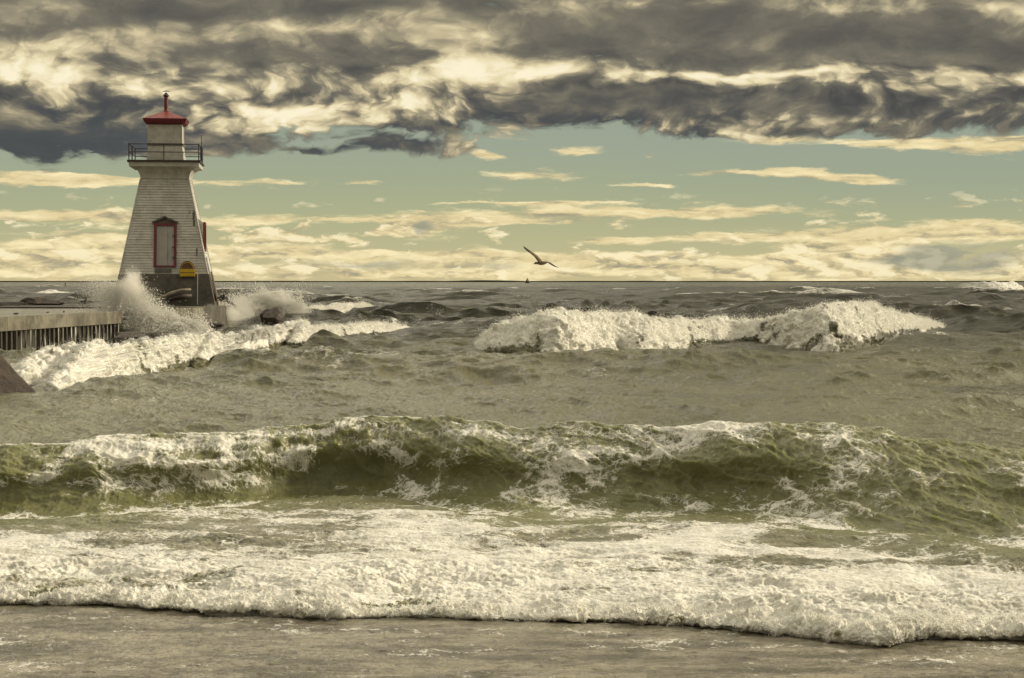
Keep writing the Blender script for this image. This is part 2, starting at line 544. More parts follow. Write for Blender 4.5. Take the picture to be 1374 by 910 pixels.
# ---- wind sea (rolling, choppy), fading out in the shallows
dYr = np.gradient(YR)
sl = rowslice(17.5, 2.0e4)
xx, yy = Xg[sl], Yg[sl]
cell = np.maximum(dYr[sl], 0.0006 * YR[sl] / Q)[:, None]
amp_y = (0.34 + 0.76 * sst(yy, 28, 62)) * sst(yy, 17.5, 26)
amp_y = amp_y.astype(np.float32)
amp_s = ((0.62 + 0.45 * sst(yy, 25, 50)) * sst(yy, 17.8, 22)).astype(np.float32)
zs = np.zeros_like(xx); dxs = np.zeros_like(xx); dys = np.zeros_like(xx)
wr = np.random.default_rng(5)
lam = np.concatenate([np.geomspace(0.35, 2.2, 26), np.geomspace(2.4, 17, 26)])
for i, L in enumerate(lam):
    k = 2 * PI / L
    th = -PI / 2 + math.radians(wr.normal(-8, 26 if L > 2.3 else 42))
    kx, ky = k * math.cos(th), k * math.sin(th)
    a = (0.0105 * L ** 0.95) if L > 2.3 else 0.0120 * L ** 1.10
    ph = wr.random() * 2 * PI
    att = (amp_y if L > 2.3 else amp_s) * sst(L / cell, 2.0, 5.0)
    arg = kx * xx + ky * yy + ph
    s, c = np.sin(arg), np.cos(arg)
    zs += a * att * c
    dxs -= 0.85 * a * att * math.cos(th) * s
    dys -= 0.85 * a * att * math.sin(th) * s
# sharpen into gusts
gust = (0.55 + 0.9 * sst(fbm(xx * 0.06, yy * 0.03, 3, 0.5, 40), -0.35, 0.5)).astype(np.float32)
Z[sl] += zs * gust; DX[sl] += dxs * gust; DY[sl] += dys * gust
# whitecaps where the sea stands highest
wc = sst(zs * gust + 0.16 * pn(xx * 0.22, yy * 0.10, 61), 0.74, 0.95) * sst(yy, 60, 90)
FO[sl] = np.maximum(FO[sl], 0.60 * wc)
# old foam drawn out in streaks over the rough water
st_ = fbm(xx * 0.16, yy * 0.22, 5, 0.62, 66)
FO[sl] = np.maximum(FO[sl], 0.46 * sst(st_ + 0.25 * zs, 0.02, 0.5) * sst(yy, 20, 30) * (1 - 0.5 * sst(yy, 200, 600)))
del zs, dxs, dys, gust, wc, amp_y, xx, yy

# small local ripples in the calm water just behind the near wave
sl = rowslice(16.5, 75)
xx, yy = Xg[sl], Yg[sl]
rip = fbm(xx * 1.1, yy * 0.75, 5, 0.60, 80) * 0.055 + (ridged(xx * 0.8 + 0.35 * yy + 0.4 * fbm(xx, yy, 2, .5, 83), yy * 0.6, 5, 0.62, 90) - 0.35) * 0.085 + (ridged(xx * 2.1 - 0.3 * yy, yy * 1.3, 4, 0.6, 95) - 0.35) * 0.035
Z[sl] += rip * sst(yy, 16.5, 20) * (1 - sst(yy, 45, 75))


# ---- breakers farther out
SHELLS = []
def breaker(pxy, crest, wf, wb, yshift=1.4, foam_back=2.0, seed=0, lump=0.28, foam=1.0, maxback=None, lump_scale=1.0):
    px = np.array([p[0] for p in pxy], float); Yb = depth_of([p[1] for p in pxy])
    Xb = x_at(px, Yb)
    cx = np.array([p[0] for p in crest], float)
    Yc_at = np.interp(cx, px, Yb) + yshift
    Hc = height_at([p[1] for p in crest], Yc_at)
    Xc = x_at(cx, Yc_at)
    y0, y1 = Yb.min() - 6, Yb.max() + 12 + foam_back
    sl = rowslice(y0, y1)
    xx, yy = Xg[sl], Yg[sl]
    wig = fbm(xx * 0.35, yy * 0.0 + 3.3, 2, 0.5, seed) * 0.8
    yb = cr(Xb, Yb, xx) + wig * 0.8
    H = np.clip(cr(Xc, Hc, xx), 0, None)
    ends = sst(xx, Xb[0] - 0.2, Xb[0] + 0.9) * (1 - sst(xx, Xb[-1] - 1.6, Xb[-1] + 0.2))
    H = H * ends
    s = yy - (yb + yshift)
    s2 = s - 0.35 * wf
    prof = np.where(s2 < 0, np.exp(-np.abs(s2 / wf) ** 2.6), np.exp(-(s2 / wb) ** 2))
    z = 0.68 * H * prof
    keep = np.clip(1 - 0.92 * np.maximum(prof, np.exp(-((s + 0.8 * wf) / (2.2 * wf)) ** 2)) * sst(xx, Xb[0] - 0.8, Xb[0] + 0.9) * (1 - sst(xx, Xb[-1] - 1.2, Xb[-1] + 0.6)), 0, 1)
    Z[sl] = Z[sl] * keep + z
    DY[sl] = DY[sl] * keep - 0.25 * H * prof ** 2
    # foam
    fn = fbm(xx * 0.55, yy * 0.30, 5, 0.6, seed + 3)
    fr = sst(s, -wf * 0.75, -wf * 0.35) * (1 - sst(s + fn * 1.2, foam_back * 0.45, foam_back))
    f = fr * ends * foam * sst(H + 0.2 * fn, 0.03, 0.14) * (1 - 0.42 * sst(s, 0.3, 1.2))
    FO[sl] = np.maximum(FO[sl], f)
    apron = 0.50 * sst(s, -wf * 3.2, -wf * 0.9) * (1 - sst(s, 2.0 * foam_back, 4.0 * foam_back)) * sst(xx, Xb[0] - 0.5, Xb[0] + 0.8) * (1 - sst(xx, Xb[-1] - 1.0, Xb[-1] + 1.5)) * (0.75 + 0.9 * fn)
    FO[sl] = np.maximum(FO[sl], apron)
    # soft lumps on the spent foam behind
    w = fr * ends * sst(s, 0.5, 1.6) * min(1.0, foam_back / 3.0)
    Z[sl] += w * (billow(xx * 1.3, yy * 1.0, 4, 0.56, seed + 7) - 0.35) * 0.16
    SHELLS.append(dict(px=px, Xb=Xb, Yb=Yb, Xc=Xc, Hc=Hc, wf=wf, wb=wb, ysh=yshift, seed=seed, lump=lump, fb=min(foam_back, max(3.2, 2.2 * wf)), ls=lump_scale, foam=foam))
    return Xb, Yb, Xc, Yc_at, Hc


BR_C = breaker([(622, 472), (660, 476), (700, 479), (760, 480), (830, 473), (870, 473), (905, 469), (960, 462), (1040, 464), (1090, 470), (1130, 471), (1160, 466), (1200, 455), (1280, 441)],
               [(622, 462), (650, 446), (690, 433), (740, 422), (790, 421), (830, 426), (880, 430), (960, 431), (1040, 428), (1080, 419), (1150, 413), (1200, 421), (1240, 429), (1280, 438)],
               1.25, 2.4, 1.5, 4.0, 100, 0.30)
BR_C2 = breaker([(1070, 431), (1120, 430), (1180, 428), (1240, 430)], [(1070, 422), (1110, 412), (1170, 413), (1240, 426)], 1.5, 2.5, 2.0, 1.6, 140, 0.3)
BR_L = breaker([(-80, 530), (0, 524), (60, 521), (130, 517), (180, 507), (250, 494), (300, 486), (340, 476), (400, 468), (440, 460), (500, 450), (580, 438)],
               [(-80, 480), (0, 474), (60, 471), (130, 464), (180, 455), (250, 453), (300, 447), (350, 442), (400, 436), (440, 434), (500, 434), (580, 436)],
               2.1, 4.5, 2.6, 13.0, 180, 0.30)
BR_R = breaker([(285, 434), (330, 430), (400, 427), (470, 424), (530, 419)], [(285, 424), (330, 418), (400, 414), (440, 410), (490, 408), (530, 414)], 1.6, 2.4, 2.0, 4.0, 220, 0.3)
BR_F = breaker([(1235, 391), (1290, 393), (1340, 393), (1372, 390)], [(1235, 387), (1280, 384), (1315, 381), (1340, 380), (1372, 386)], 6.0, 14.0, 6.0, 8.0, 260, 0.5, lump_scale=3.0)
breaker([(40, 396), (70, 397), (105, 397)], [(40, 394), (70, 391), (105, 395)], 4.0, 6.0, 4.0, 3.0, 300, 0.25, lump_scale=2.0)
breaker([(1275, 430), (1310, 430), (1345, 428)], [(1275, 427), (1310, 423), (1345, 425)], 1.5, 3.0, 2.0, 1.2, 320, 0.12, foam=0.7)
breaker([(920, 400), (960, 400), (1000, 399)], [(920, 398), (960, 395), (1000, 396.5)], 3.0, 5.0, 3.0, 1.5, 340, 0.15, foam=0.62, lump_scale=2.0)
breaker([(420, 420), (465, 420), (500, 419)], [(420, 416), (460, 407), (500, 415)], 1.6, 3.0, 2.0, 2.0, 360, 0.2, foam=0.9)

# dark steep shoulder left of the middle breaker, and rolling humps at right
def hump(px, py, H, rx, ry, tilt=0.0, foam=0.0, push=0.25):
    Y0 = float(depth_of(py)); X0 = float(x_at(px, Y0))
    sl = rowslice(Y0 - 3.2 * ry, Y0 + 3.2 * ry)
    dx = (Xg[sl] - X0); s = (Yg[sl] - Y0 - tilt * dx)
    g = np.exp(-(dx / rx) ** 2) * np.where(s < 0, np.exp(-(s / (ry * 0.55)) ** 2), np.exp(-(s / ry) ** 2))
    Z[sl] += H * g; DY[sl] -= push * H * g
    if foam:
        FO[sl] = np.maximum(FO[sl], foam * sst(g + 0.3 * fbm(Xg[sl] * 1.1, Yg[sl] * .8, 4, .6, 71), 0.55, 1.0))


hump(610, 462, 0.55, 1.2, 1.6, 0.2)
hump(1230, 505, 0.22, 1.6, 1.3, 0.15)
hump(1320, 560, 0.20, 1.5, 1.2, 0.1)
hump(1150, 520, 0.12, 1.8, 1.0, 0.3)
hump(1365, 520, 0.22, 1.2, 1.3, 0.1)
hump(450, 492, 0.14, 2.6, 1.2, -0.25)
hump(265, 570, 0.12, 0.55, 0.6, 0.0)
hump(860, 500, 0.14, 2.4, 1.2, 0.2)
hump(1000, 490, 0.12, 1.6, 1.0, 0.1)
hump(600, 520, 0.06, 3.0, 1.2, 0.0)

# ---- the near wave
WPX = [-260, -120, 0, 60, 120, 200, 300, 400, 500, 560, 640, 700, 760, 850, 900, 960, 1050, 1100, 1180, 1240, 1300, 1374, 1500, 1640]
CRY = [596, 600, 600, 596, 588, 586, 582, 572, 560, 561, 566, 574, 568, 572, 575, 569, 566, 567, 577, 590, 598, 605, 600, 590]
BAY = [700, 694, 690, 690, 690, 688, 680, 668, 664, 668, 684, 690, 691, 688, 690, 694, 704, 710, 722, 728, 732, 735, 735, 730]
YCR = [16.6, 16.6, 16.6, 16.7, 16.9, 17.0, 17.2, 17.5, 17.7, 17.7, 17.6, 17.5, 17.4, 17.2, 17.1, 17.0, 16.9, 16.8, 16.7, 16.6, 16.5, 16.4, 16.4, 16.4]
HOL = [.5, .55, .6, .5, .4, .55, .65, .7, .75, .7, .6, .42, .3, .25, .35, .5, .35, .22, .15, .1, .1, .1, .15, .2]
FOC = [.4, .4, .2, .78, .85, .80, .78, .72, .74, .70, .72, .70, .62, .68, .76, .54, .42, .46, .52, .56, .55, .52, .5, .5]
Ycr = np.array(YCR); Zcr = height_at(CRY, Ycr); Yba = depth_of(BAY, 0.05); Xw = x_at(WPX, Ycr)
sl = rowslice(12.6, 24)
xx, yy = Xg[sl], Yg[sl]
wob = fbm(xx * 0.9, xx * 0 + 2.2, 4, 0.5, 33)
yc = cr(Xw, Ycr, xx) + wob * 0.12
zc = cr(Xw, Zcr, xx) + fbm(xx * 2.4, xx * 0 + 7.2, 4, 0.55, 36) * 0.035
yb = cr(Xw, Yba, xx) + fbm(xx * 1.3, xx * 0 + 5.2, 4, 0.5, 34) * 0.22
hol = np.clip(cr(Xw, HOL, xx) + fbm(xx * 1.1, yy * 0.0 + 9, 3, 0.5, 35) * 0.25, 0, 1)
t = (yy - yb) / (yc - yb)
tc = np.clip(t, 0, 1)
TT = [0, .12, .26, .40, .50, .57, .63, .70, .80, .90, 1.0]
aH = [0, .20, .44, .60, .60, .52, .48, .54, .70, .86, 1.0]
bH = [0, .015, .06, .20, .38, .52, .62, .71, .83, .94, 1.0]
aS = [0, .14, .28, .42, .52, .59, .65, .72, .81, .90, 1.0]
bS = [0, .03, .12, .28, .42, .53, .62, .72, .84, .95, 1.0]
a_ = hol * cr(TT, aH, tc) + (1 - hol) * cr(TT, aS, tc)
b_ = hol * cr(TT, bH, tc) + (1 - hol) * cr(TT, bS, tc)
infront = (t >= 0) & (t <= 1)
ynew = np.where(infront, yb + a_ * (yc - yb), yy)
back = np.exp(-np.clip((yy - yc) / 2.3, 0, 9) ** 1.7)
znew = np.where(t < 0, 0, np.where(infront, zc * b_, zc * back))
# braided relief on the face and the rolling lip
face = sst(t, 0.02, 0.25) * (1 - sst(t, 1.0, 1.5))
qx, qy = xx + 0.5 * (b_ * zc), (tc * 1.3)
warp = fbm(xx * 1.3, tc * 2.0, 3, 0.5, 44) * 0.5
br1 = ridged(xx * 1.5 + warp + tc * 1.1, tc * 3.0 + 0.35 * xx, 5, 0.55, 45)
br2 = fbm(xx * 3.2, tc * 4.0 + warp, 5, 0.6, 47)
rightw = 0.35 + 0.65 * sst(xx, -0.9, 0.9)
lipw = np.exp(-((t - 0.72) / 0.22) ** 2) * hol
rel = (br1 - 0.35) * (0.030 + 0.042 * rightw) + br2 * 0.040
rel = (rel + (br1 - 0.35) * 0.03 + fbm(xx * 7.0, tc * 9.0 + warp, 4, 0.6, 49) * 0.022) * face * (1 - 0.45 * hol * (1 - sst(t, .42, .6)))
lump = (billow(xx * 3.0, t * 4.0, 4, 0.55, 50) - 0.3) * 0.11 * lipw
DY[sl] = DY[sl] * (1 - face) + (ynew - yy) - (rel * 0.8 + lump * 0.8)
Z[sl] = Z[sl] * (1 - np.clip(face, 0, 1) * 0.8) + znew + rel * 0.75 + lump * 0.7
# foam on it
foc = cr(Xw, FOC, xx)
fn = fbm(xx * 0.9 + warp, tc * 2.6, 5, 0.6, 52)
crestband = np.exp(-((t - 0.86) / 0.22) ** 2) * (t < 1.25)
fl = foc * crestband * (0.85 + 0.5 * fn)
lipf = 1.1 * np.exp(-((t - 0.64) / 0.10) ** 2) * hol * sst(fn, -0.25, 0.35) * 0.66 * (1 - sst(xx, -0.3, 0.6) * 0.4) * (1 - np.exp(-((xx + 4.35) / 0.45) ** 2))
streak = 0.70 * sst(br1 + 0.25 * fn, 0.50, 0.85) * rightw * sst(t, 0.1, 0.4) * (1 - sst(t, .85, 1.0))
streak = streak * (0.6 + 0.4 * sst(fn, -0.3, 0.3))
base = (1 - sst(t, 0.0, 0.50)) * (0.60 + 0.55 * fn) * (t > -0.3)
# the spilling fan at the far left and a splash on the lip
fan = np.exp(-((xx + 4.02 + (0.85 - t) * 0.25 + 0.2 * fn) / 0.22) ** 2) * sst(t, 0.35, 0.62) * (1 - sst(t, 1.0, 1.2)) * (0.72 + 0.3 * fn)
fan2 = np.exp(-((xx + 3.55) / 0.75) ** 2) * sst(t, 0.52, 0.66) * (1 - sst(t, 1.0, 1.2)) * (0.64 + 0.4 * fn)
sp = np.exp(-((xx + 1.95 + 0.3 * fn) / 0.26) ** 2) * sst(t + .2 * fn, 0.30, 0.5) * (1 - sst(t, .7, .85)) * (0.60 + 0.3 * fn)
crw = np.exp(-((xx - 1.65) / 0.55) ** 2) * np.exp(-((t - 0.97) / 0.10) ** 2) * 1.0
backf = np.where(t > 1, np.exp(-((t - 1) / 0.5) ** 2), 0) * foc * 0.75
lb = np.exp(-((xx + 4.3) / 1.0) ** 2) * sst(t, 1.0, 1.1) * (1 - sst(yy, 19, 22.5)) * (0.66 + 0.3 * fn)
fw = np.maximum.reduce([fl, lipf, streak, base, fan, fan2, sp, crw, backf, lb, (0.56 + 0.10 * sst(br1, .35, .6)) * face * (0.70 + 1.0 * fn)])
zone = (t > -0.02)
FO[sl] = np.where(zone & (yy < yc + 6), np.maximum(fw, 0), FO[sl]).astype(np.float32)
T_WAVE = t

# ---- the foam front running up the beach and the lacy flats behind it
FPX = [-300, -100, 0, 100, 200, 300, 380, 450, 560, 640, 750, 820, 900, 1000, 1080, 1150, 1250, 1310, 1374, 1500, 1700]
FPY = [812, 806, 808, 808, 811, 817, 819, 822, 819, 822, 828, 828, 832, 841, 848, 857, 853, 854, 856, 858, 850]
Yfr = depth_of(FPY, 0.03); Xfr = x_at(FPX, Yfr)
sl = rowslice(9.2, 17.6)
xx, yy = Xg[sl], Yg[sl]
yf = cr(Xfr, Yfr, xx) + fbm(xx * 0.55, xx * 0 + 6.2, 2, 0.5, 155) * 0.22 + fbm(xx * 1.5, xx * 0 + 1.2, 5, 0.55, 55) * 0.13 + np.abs(pn(xx * 5.5, xx * 0 + .5, 58)) * 0.05
d = yy - yf
Hf = 0.068 + 0.05 * fbm(xx * 0.8, xx * 0 + 4.4, 3, 0.5, 57) + 0.035 * sst(xx, 0.5, 2.5)
dd = np.clip(d, 0, None)
bank = (1 - np.exp(-(dd / 0.10) ** 1.2)) * (0.40 + 0.60 * np.exp(-(dd / 1.5) ** 2))
Yb_here = cr(Xw, Yba, xx)
tow = sst(d, 0.0, 1.0)
undul = (fbm(xx * 0.7, yy * 0.9, 4, 0.5, 59) * 0.075 + (ridged(xx * 0.45 + 0.2 * yy, yy * 1.5, 4, .5, 62) - .35) * 0.05) * sst(d, 0.3, 1.2)
zf = Hf * bank + undul
fade_to_wave = 1 - sst(yy, Yb_here - 0.4, Yb_here + 0.25)
fb = sst(d, -0.005, 0.02)
wlump = fb * sst(d, 0.10, 0.35) * (0.30 + 0.70 * np.exp(-(dd / 1.35) ** 2.2)) * fade_to_wave
l1 = billow(xx * 2.3, yy * 2.1, 4, 0.58, 63); l2 = billow(xx * 6.5, yy * 6.0, 4, 0.6, 65)
l3 = fbm(xx * 16, yy * 14, 3, 0.6, 67)
l0 = billow(xx * 0.9, yy * 1.0, 2, 0.5, 163)
l4 = billow(xx * 15.0, yy * 13.0, 3, 0.6, 265)
lv = sst(fbm(xx * 0.9, yy * 0.8, 3, .5, 268), -0.3, 0.4)
dl = (l0 - 0.3) * 0.10 + (l1 - 0.33) * 0.075 * (0.5 + lv) + (l2 - 0.3) * 0.042 * (0.2 + 1.2 * lv) + (l4 - .3) * 0.014 + l3 * 0.006
Z[sl] += (zf * fade_to_wave) + wlump * dl
edge = np.exp(-((d - 0.07) / 0.08) ** 2) * fb
DY[sl] += - wlump * dl * 0.7
DX[sl] += wlump * pn(xx * 7, yy * 6.3, 69) * 0.022
fn = fbm(xx * 0.5, yy * 0.9, 6, 0.62, 73)
bore_len = 1.35 + 0.9 * sst(xx, 0.4, 2.2)
bore = 1 - sst(d + fn * 0.7, bore_len * 0.85, bore_len * 1.3)
hole = sst(fbm(xx * 0.8, yy * 0.75, 5, 0.62, 75), 0.02, 0.40)
fz = fb * np.maximum(bore * (0.78 - 0.44 * hole * sst(d, 0.15, 0.5) + 0.10 * fn), 0.44 + 0.80 * fn + 0.22 * sst(yy, Yb_here - 0.4, Yb_here - 2.2))
zone = (d > -0.01) & (yy < yb[:, :][0:1] * 0 + 99)
mask_f = (yy < Yb_here + 0.35)
blend = 1 - sst(yy, Yb_here - 0.5, Yb_here + 0.35)
FO[sl] = np.where(d > -0.01, np.maximum(FO[sl] * (1 - blend), 0) + blend * fz, 0.0).astype(np.float32)

# ---- backwash film over the sand
sl2 = rowslice(8.0, 13)
xx, yy = Xg[sl2], Yg[sl2]
yf2 = cr(Xfr, Yfr, xx)
inf = 1 - sst(yy - yf2, -0.05, 0.12)
SH[sl2] = inf
sl3 = rowslice(9.2, 17.6)
SH[sl3] = np.maximum(SH[sl3], 0.65 * (1 - sst(Yg[sl3], cr(Xw, Yba, Xg[sl3]) - 1.8, cr(Xw, Yba, Xg[sl3]) + 0.2)))
w2 = fbm(xx * 1.2, yy * 1.6, 3, 0.5, 77)
Z[sl2] += inf * (fbm(xx * 2.4 + w2, yy * 5.5, 5, 0.58, 78) * 0.016 + (ridged(xx * 0.8 + w2 * .4, yy * 4.2, 4, .55, 79) - .35) * 0.012
                 + fbm(xx * 14, yy * 20, 3, 0.6, 84) * 0.0080)
FO[sl2] = np.where(inf > .5, np.maximum(FO[sl2], inf * (0.35 + 0.30 * fbm(xx * 0.5, yy * 2.2, 4, .6, 81))), FO[sl2])  # thin foam flecks, raised so the pale specks also paint glints on the film

# ---- build it
Xf = Xg + DX; Yf_ = Yg + DY
P = np.stack([Xf, Yf_, Z], -1).reshape(-1, 3).astype(np.float32)
# arc length along each column, so that foam keeps its scale on steep faces
dS = np.sqrt(np.diff(Yg + 0 * DY, axis=0) ** 2 + 0 * np.diff(Z, axis=0) ** 2)
SY = YR[0] + np.concatenate([np.zeros((1, C), np.float32), np.cumsum(dS, 0)], 0)
flow = np.stack([Xg, SY, Z * 0.8], -1).reshape(-1, 3).astype(np.float32)
idx = np.arange(R * C, dtype=np.int32).reshape(R, C)
quads = np.stack([idx[:-1, :-1], idx[:-1, 1:], idx[1:, 1:], idx[1:, :-1]], -1).reshape(-1, 4)


def np_mesh(name, verts, faces):
    me = bpy.data.meshes.new(name)
    n, k = faces.shape
    me.vertices.add(len(verts)); me.vertices.foreach_set('co', np.ascontiguousarray(verts, np.float32).ravel())
    me.loops.add(n * k); me.loops.foreach_set('vertex_index', np.ascontiguousarray(faces, np.int32).ravel())
    me.polygons.add(n); me.polygons.foreach_set('loop_start', np.arange(0, n * k, k, dtype=np.int32))
    me.polygons.foreach_set('loop_total', np.full(n, k, np.int32))
    me.update(calc_edges=True)
    return me


me = np_mesh('lake_water', P, quads)
me.polygons.foreach_set('use_smooth', np.ones(len(quads), bool))
a = me.attributes.new('foam', 'FLOAT', 'POINT'); a.data.foreach_set('value', np.clip(FO, 0, 1.2).ravel())
a = me.attributes.new('shallow', 'FLOAT', 'POINT'); a.data.foreach_set('value', SH.ravel())
a = me.attributes.new('flow', 'FLOAT_VECTOR', 'POINT'); a.data.foreach_set('vector', flow.ravel())
lake = bpy.data.objects.new('lake_water', me); COL.objects.link(lake)
tag(lake, kind='structure')
lake['label'] = 'choppy olive green lake water with breaking waves and white foam'


def foam_shell(d, step=0.022):
    """a lumpy roll of whitewater tumbling down the front of a breaker"""
    dist = max(1.0, d['Yb'].min() / 45.0)
    step = step * dist / min(1.0, Q + 0.2)
    seg = np.sqrt(np.diff(d['Xb']) ** 2 + (0.6 * np.diff(d['Yb'])) ** 2)
    cum = np.concatenate([[0], np.cumsum(seg)])
    nu = int(cum[-1] / step) + 2
    uu = np.linspace(0, cum[-1], nu)
    X = np.interp(uu, cum, d['Xb']).astype(np.float32)
    seed = d['seed']
    wf, ysh, fb = d['wf'], d['ysh'], d['fb']
    # section: toe, tumbling front, crest, back
    S = np.array([-wf * 1.35, -wf * 1.30, -wf * 1.12, -wf * 0.86, -wf * 0.52, -wf * 0.16, 0.35 * wf, fb * 0.55, fb])
    B = np.array([-0.25, 0.0, 0.24, 0.48, 0.72, 0.93, 1.02, 0.62, 0.12])
    dl = np.sqrt(np.diff(S) ** 2 + np.diff(B * 0.9) ** 2); cl = np.concatenate([[0], np.cumsum(dl)])
    nv = max(24, int(cl[-1] / (step * 1.15)))
    vv = np.linspace(0, cl[-1], nv)
    s0 = cr(cl, S, vv); b0 = cr(cl, B, vv)
    frontw = 1 - sst(s0, -wf, 0.3 * wf)
    x = np.repeat(X[:, None], nv, 1)
    vx = (vv[None, :] + 0 * x).astype(np.float32)
    x = x + fbm(vx * 1.1, x * 0.6, 3, 0.6, seed + 23) * 0.30 * (vx / cl[-1])
    wig = fbm(x * 0.35, x * 0.0 + 3.3, 2, 0.5, seed) * 0.8
    yb = cr(d['Xb'], d['Yb'], x) + wig * 0.8
    H = np.clip(cr(d['Xc'], d['Hc'], x), 0, None)
    H = H * (1 + 0.32 * fbm(x * 0.75, x * 0 + 8.1, 3, 0.5, seed + 30))
    ends = sst(x, d['Xb'][0] - 0.2, d['Xb'][0] + 0.9) * (1 - sst(x, d['Xb'][-1] - 1.6, d['Xb'][-1] + 0.2))
    H = H * ends
    toe = (fbm(x * 0.8, vx * 0.55 + 1.7, 3, 0.55, seed + 21) - 0.15) * 0.32 * wf
    y = yb + ysh + s0[None, :] * (0.85 + 0.15 * np.clip(H, 0, 1)) + toe * frontw[None, :]
    z = H * b0[None, :] + 0.02 * (ends - 1) * 6
    # surface normals
    tv = np.stack([np.gradient(q_, axis=1) for q_ in (x, y, z)], -1); tu = np.stack([np.gradient(q_, axis=0) for q_ in (x, y, z)], -1)
    nn = np.cross(tu, tv); nn /= (np.linalg.norm(nn, axis=-1, keepdims=True) + 1e-9)
    nn = nn * np.where(nn[..., 1:2] * -0.6 + nn[..., 2:3] < 0, -1, 1)
    nx, ny, nz = nn[..., 0], nn[..., 1], nn[..., 2]
    q = 1.0 / d['ls']
    wx = pn3(x * 1.1 * q, y * 1.1 * q, z * 1.1 * q, seed + 40) * 0.3; wz = pn3(x * 1.1 * q, y * 1.1 * q, z * 1.1 * q, seed + 41) * 0.3
    b1 = billow3((x + wx) * 1.5 * q, y * 1.1 * q, (z + wz) * 1.9 * q, 3, 0.5, seed + 50)
    b2 = billow3((x + wx) * 4.6 * q, y * 3.6 * q, (z + wz) * 5.2 * q, 3, 0.6, seed + 55)
    b3 = pn3(x * 19 * q, y * 17 * q, z * 19 * q, seed + 58)
    amp = d['lump'] * np.clip(H / 0.6, 0.12, 1.1)
    b4 = billow3((x + wx) * 12.0 * q, y * 9.0 * q, (z + wz) * 13.0 * q, 2, 0.6, seed + 56)
    disp = amp * ((b1 - 0.33) * 0.72 + (b2 - 0.3) * 0.40 + (b4 - .3) * 0.10 + b3 * 0.03)
    x = x + nx * disp; y = y + ny * disp; z = z + nz * disp * 0.9
    fn = fbm(x * 0.8, (y + z) * 0.8, 5, 0.62, seed + 62)
    f = np.minimum(sst(vv[None, :], 0, 0.15) , 1) * np.ones_like(x)
    f = f * (1 - 0.55 * sst(s0[None, :] + fn * 1.5, fb * 0.25, fb * 0.9))
    f = f * (1.0 - 0.40 * sst(fn, 0.15, 0.5) * sst(b0, 0.3, 0.6)[None, :]) * sst(H, 0.02, 0.10)
    sfn = fbm(x * 2.2, vx * 0.5, 4, 0.6, seed + 70)
    f = f - 0.30 * sst(sfn, -0.02, 0.4) * sst(b0, 0.15, 0.4)[None, :] - 0.34 * sst(-fn, -0.05, 0.35)
    f = f * (1 - 0.34 * (1 - sst(b0[None, :] + 0.35 * fn, 0.05, 0.40)))
    und = sst(fbm(x * 0.30, x * 0 + 2.7, 3, 0.55, seed + 75), -0.12, 0.22)
    f = f * (1 - 0.72 * und * (1 - sst(b0[None, :] + 0.30 * fn + 0.12 * sfn, 0.12, 0.46)))
    f = f * d['foam'] * 1.05
    n = nu * nv
    ix = np.arange(n, dtype=np.int32).reshape(nu, nv)
    qd = np.stack([ix[:-1, :-1], ix[1:, :-1], ix[1:, 1:], ix[:-1, 1:]], -1).reshape(-1, 4)
    P = np.stack([x, y, z], -1).reshape(-1, 3).astype(np.float32)
    keep = (H > 0.03)
    fk = keep[:-1, :-1] & keep[1:, 1:]
    qd = qd[fk.ravel()]
    m_ = np_mesh('breaker_foam', P, qd)
    m_.polygons.foreach_set('use_smooth', np.ones(len(qd), bool))
    a = m_.attributes.new('foam', 'FLOAT', 'POINT'); a.data.foreach_set('value', f.astype(np.float32).ravel())
    a = m_.attributes.new('shallow', 'FLOAT', 'POINT'); a.data.foreach_set('value', np.zeros(n, np.float32))
    fl_ = np.stack([x, y, z * 1.0], -1).reshape(-1, 3).astype(np.float32)
    a = m_.attributes.new('flow', 'FLOAT_VECTOR', 'POINT'); a.data.foreach_set('vector', fl_.ravel())
    o = bpy.data.objects.new('breaker_foam', m_); COL.objects.link(o)
    tag(o, kind='stuff')
    m_.materials.append(WATER_MAT)
    hot = (f > 0.6) & (b0[None, :] > 0.25) & (s0[None, :] < 0.6 * wf + 0.4) & (H > 0.12)
    return o, P[hot.ravel()], nn.reshape(-1, 3)[hot.ravel()]


def lake_z(x, y):
    """height of the surface near a ground point"""
    r = int(np.searchsorted(YR, y)); c = int(np.searchsorted(UC, x / y))
    return float(Z[min(r, R - 1), min(c, C - 1)])


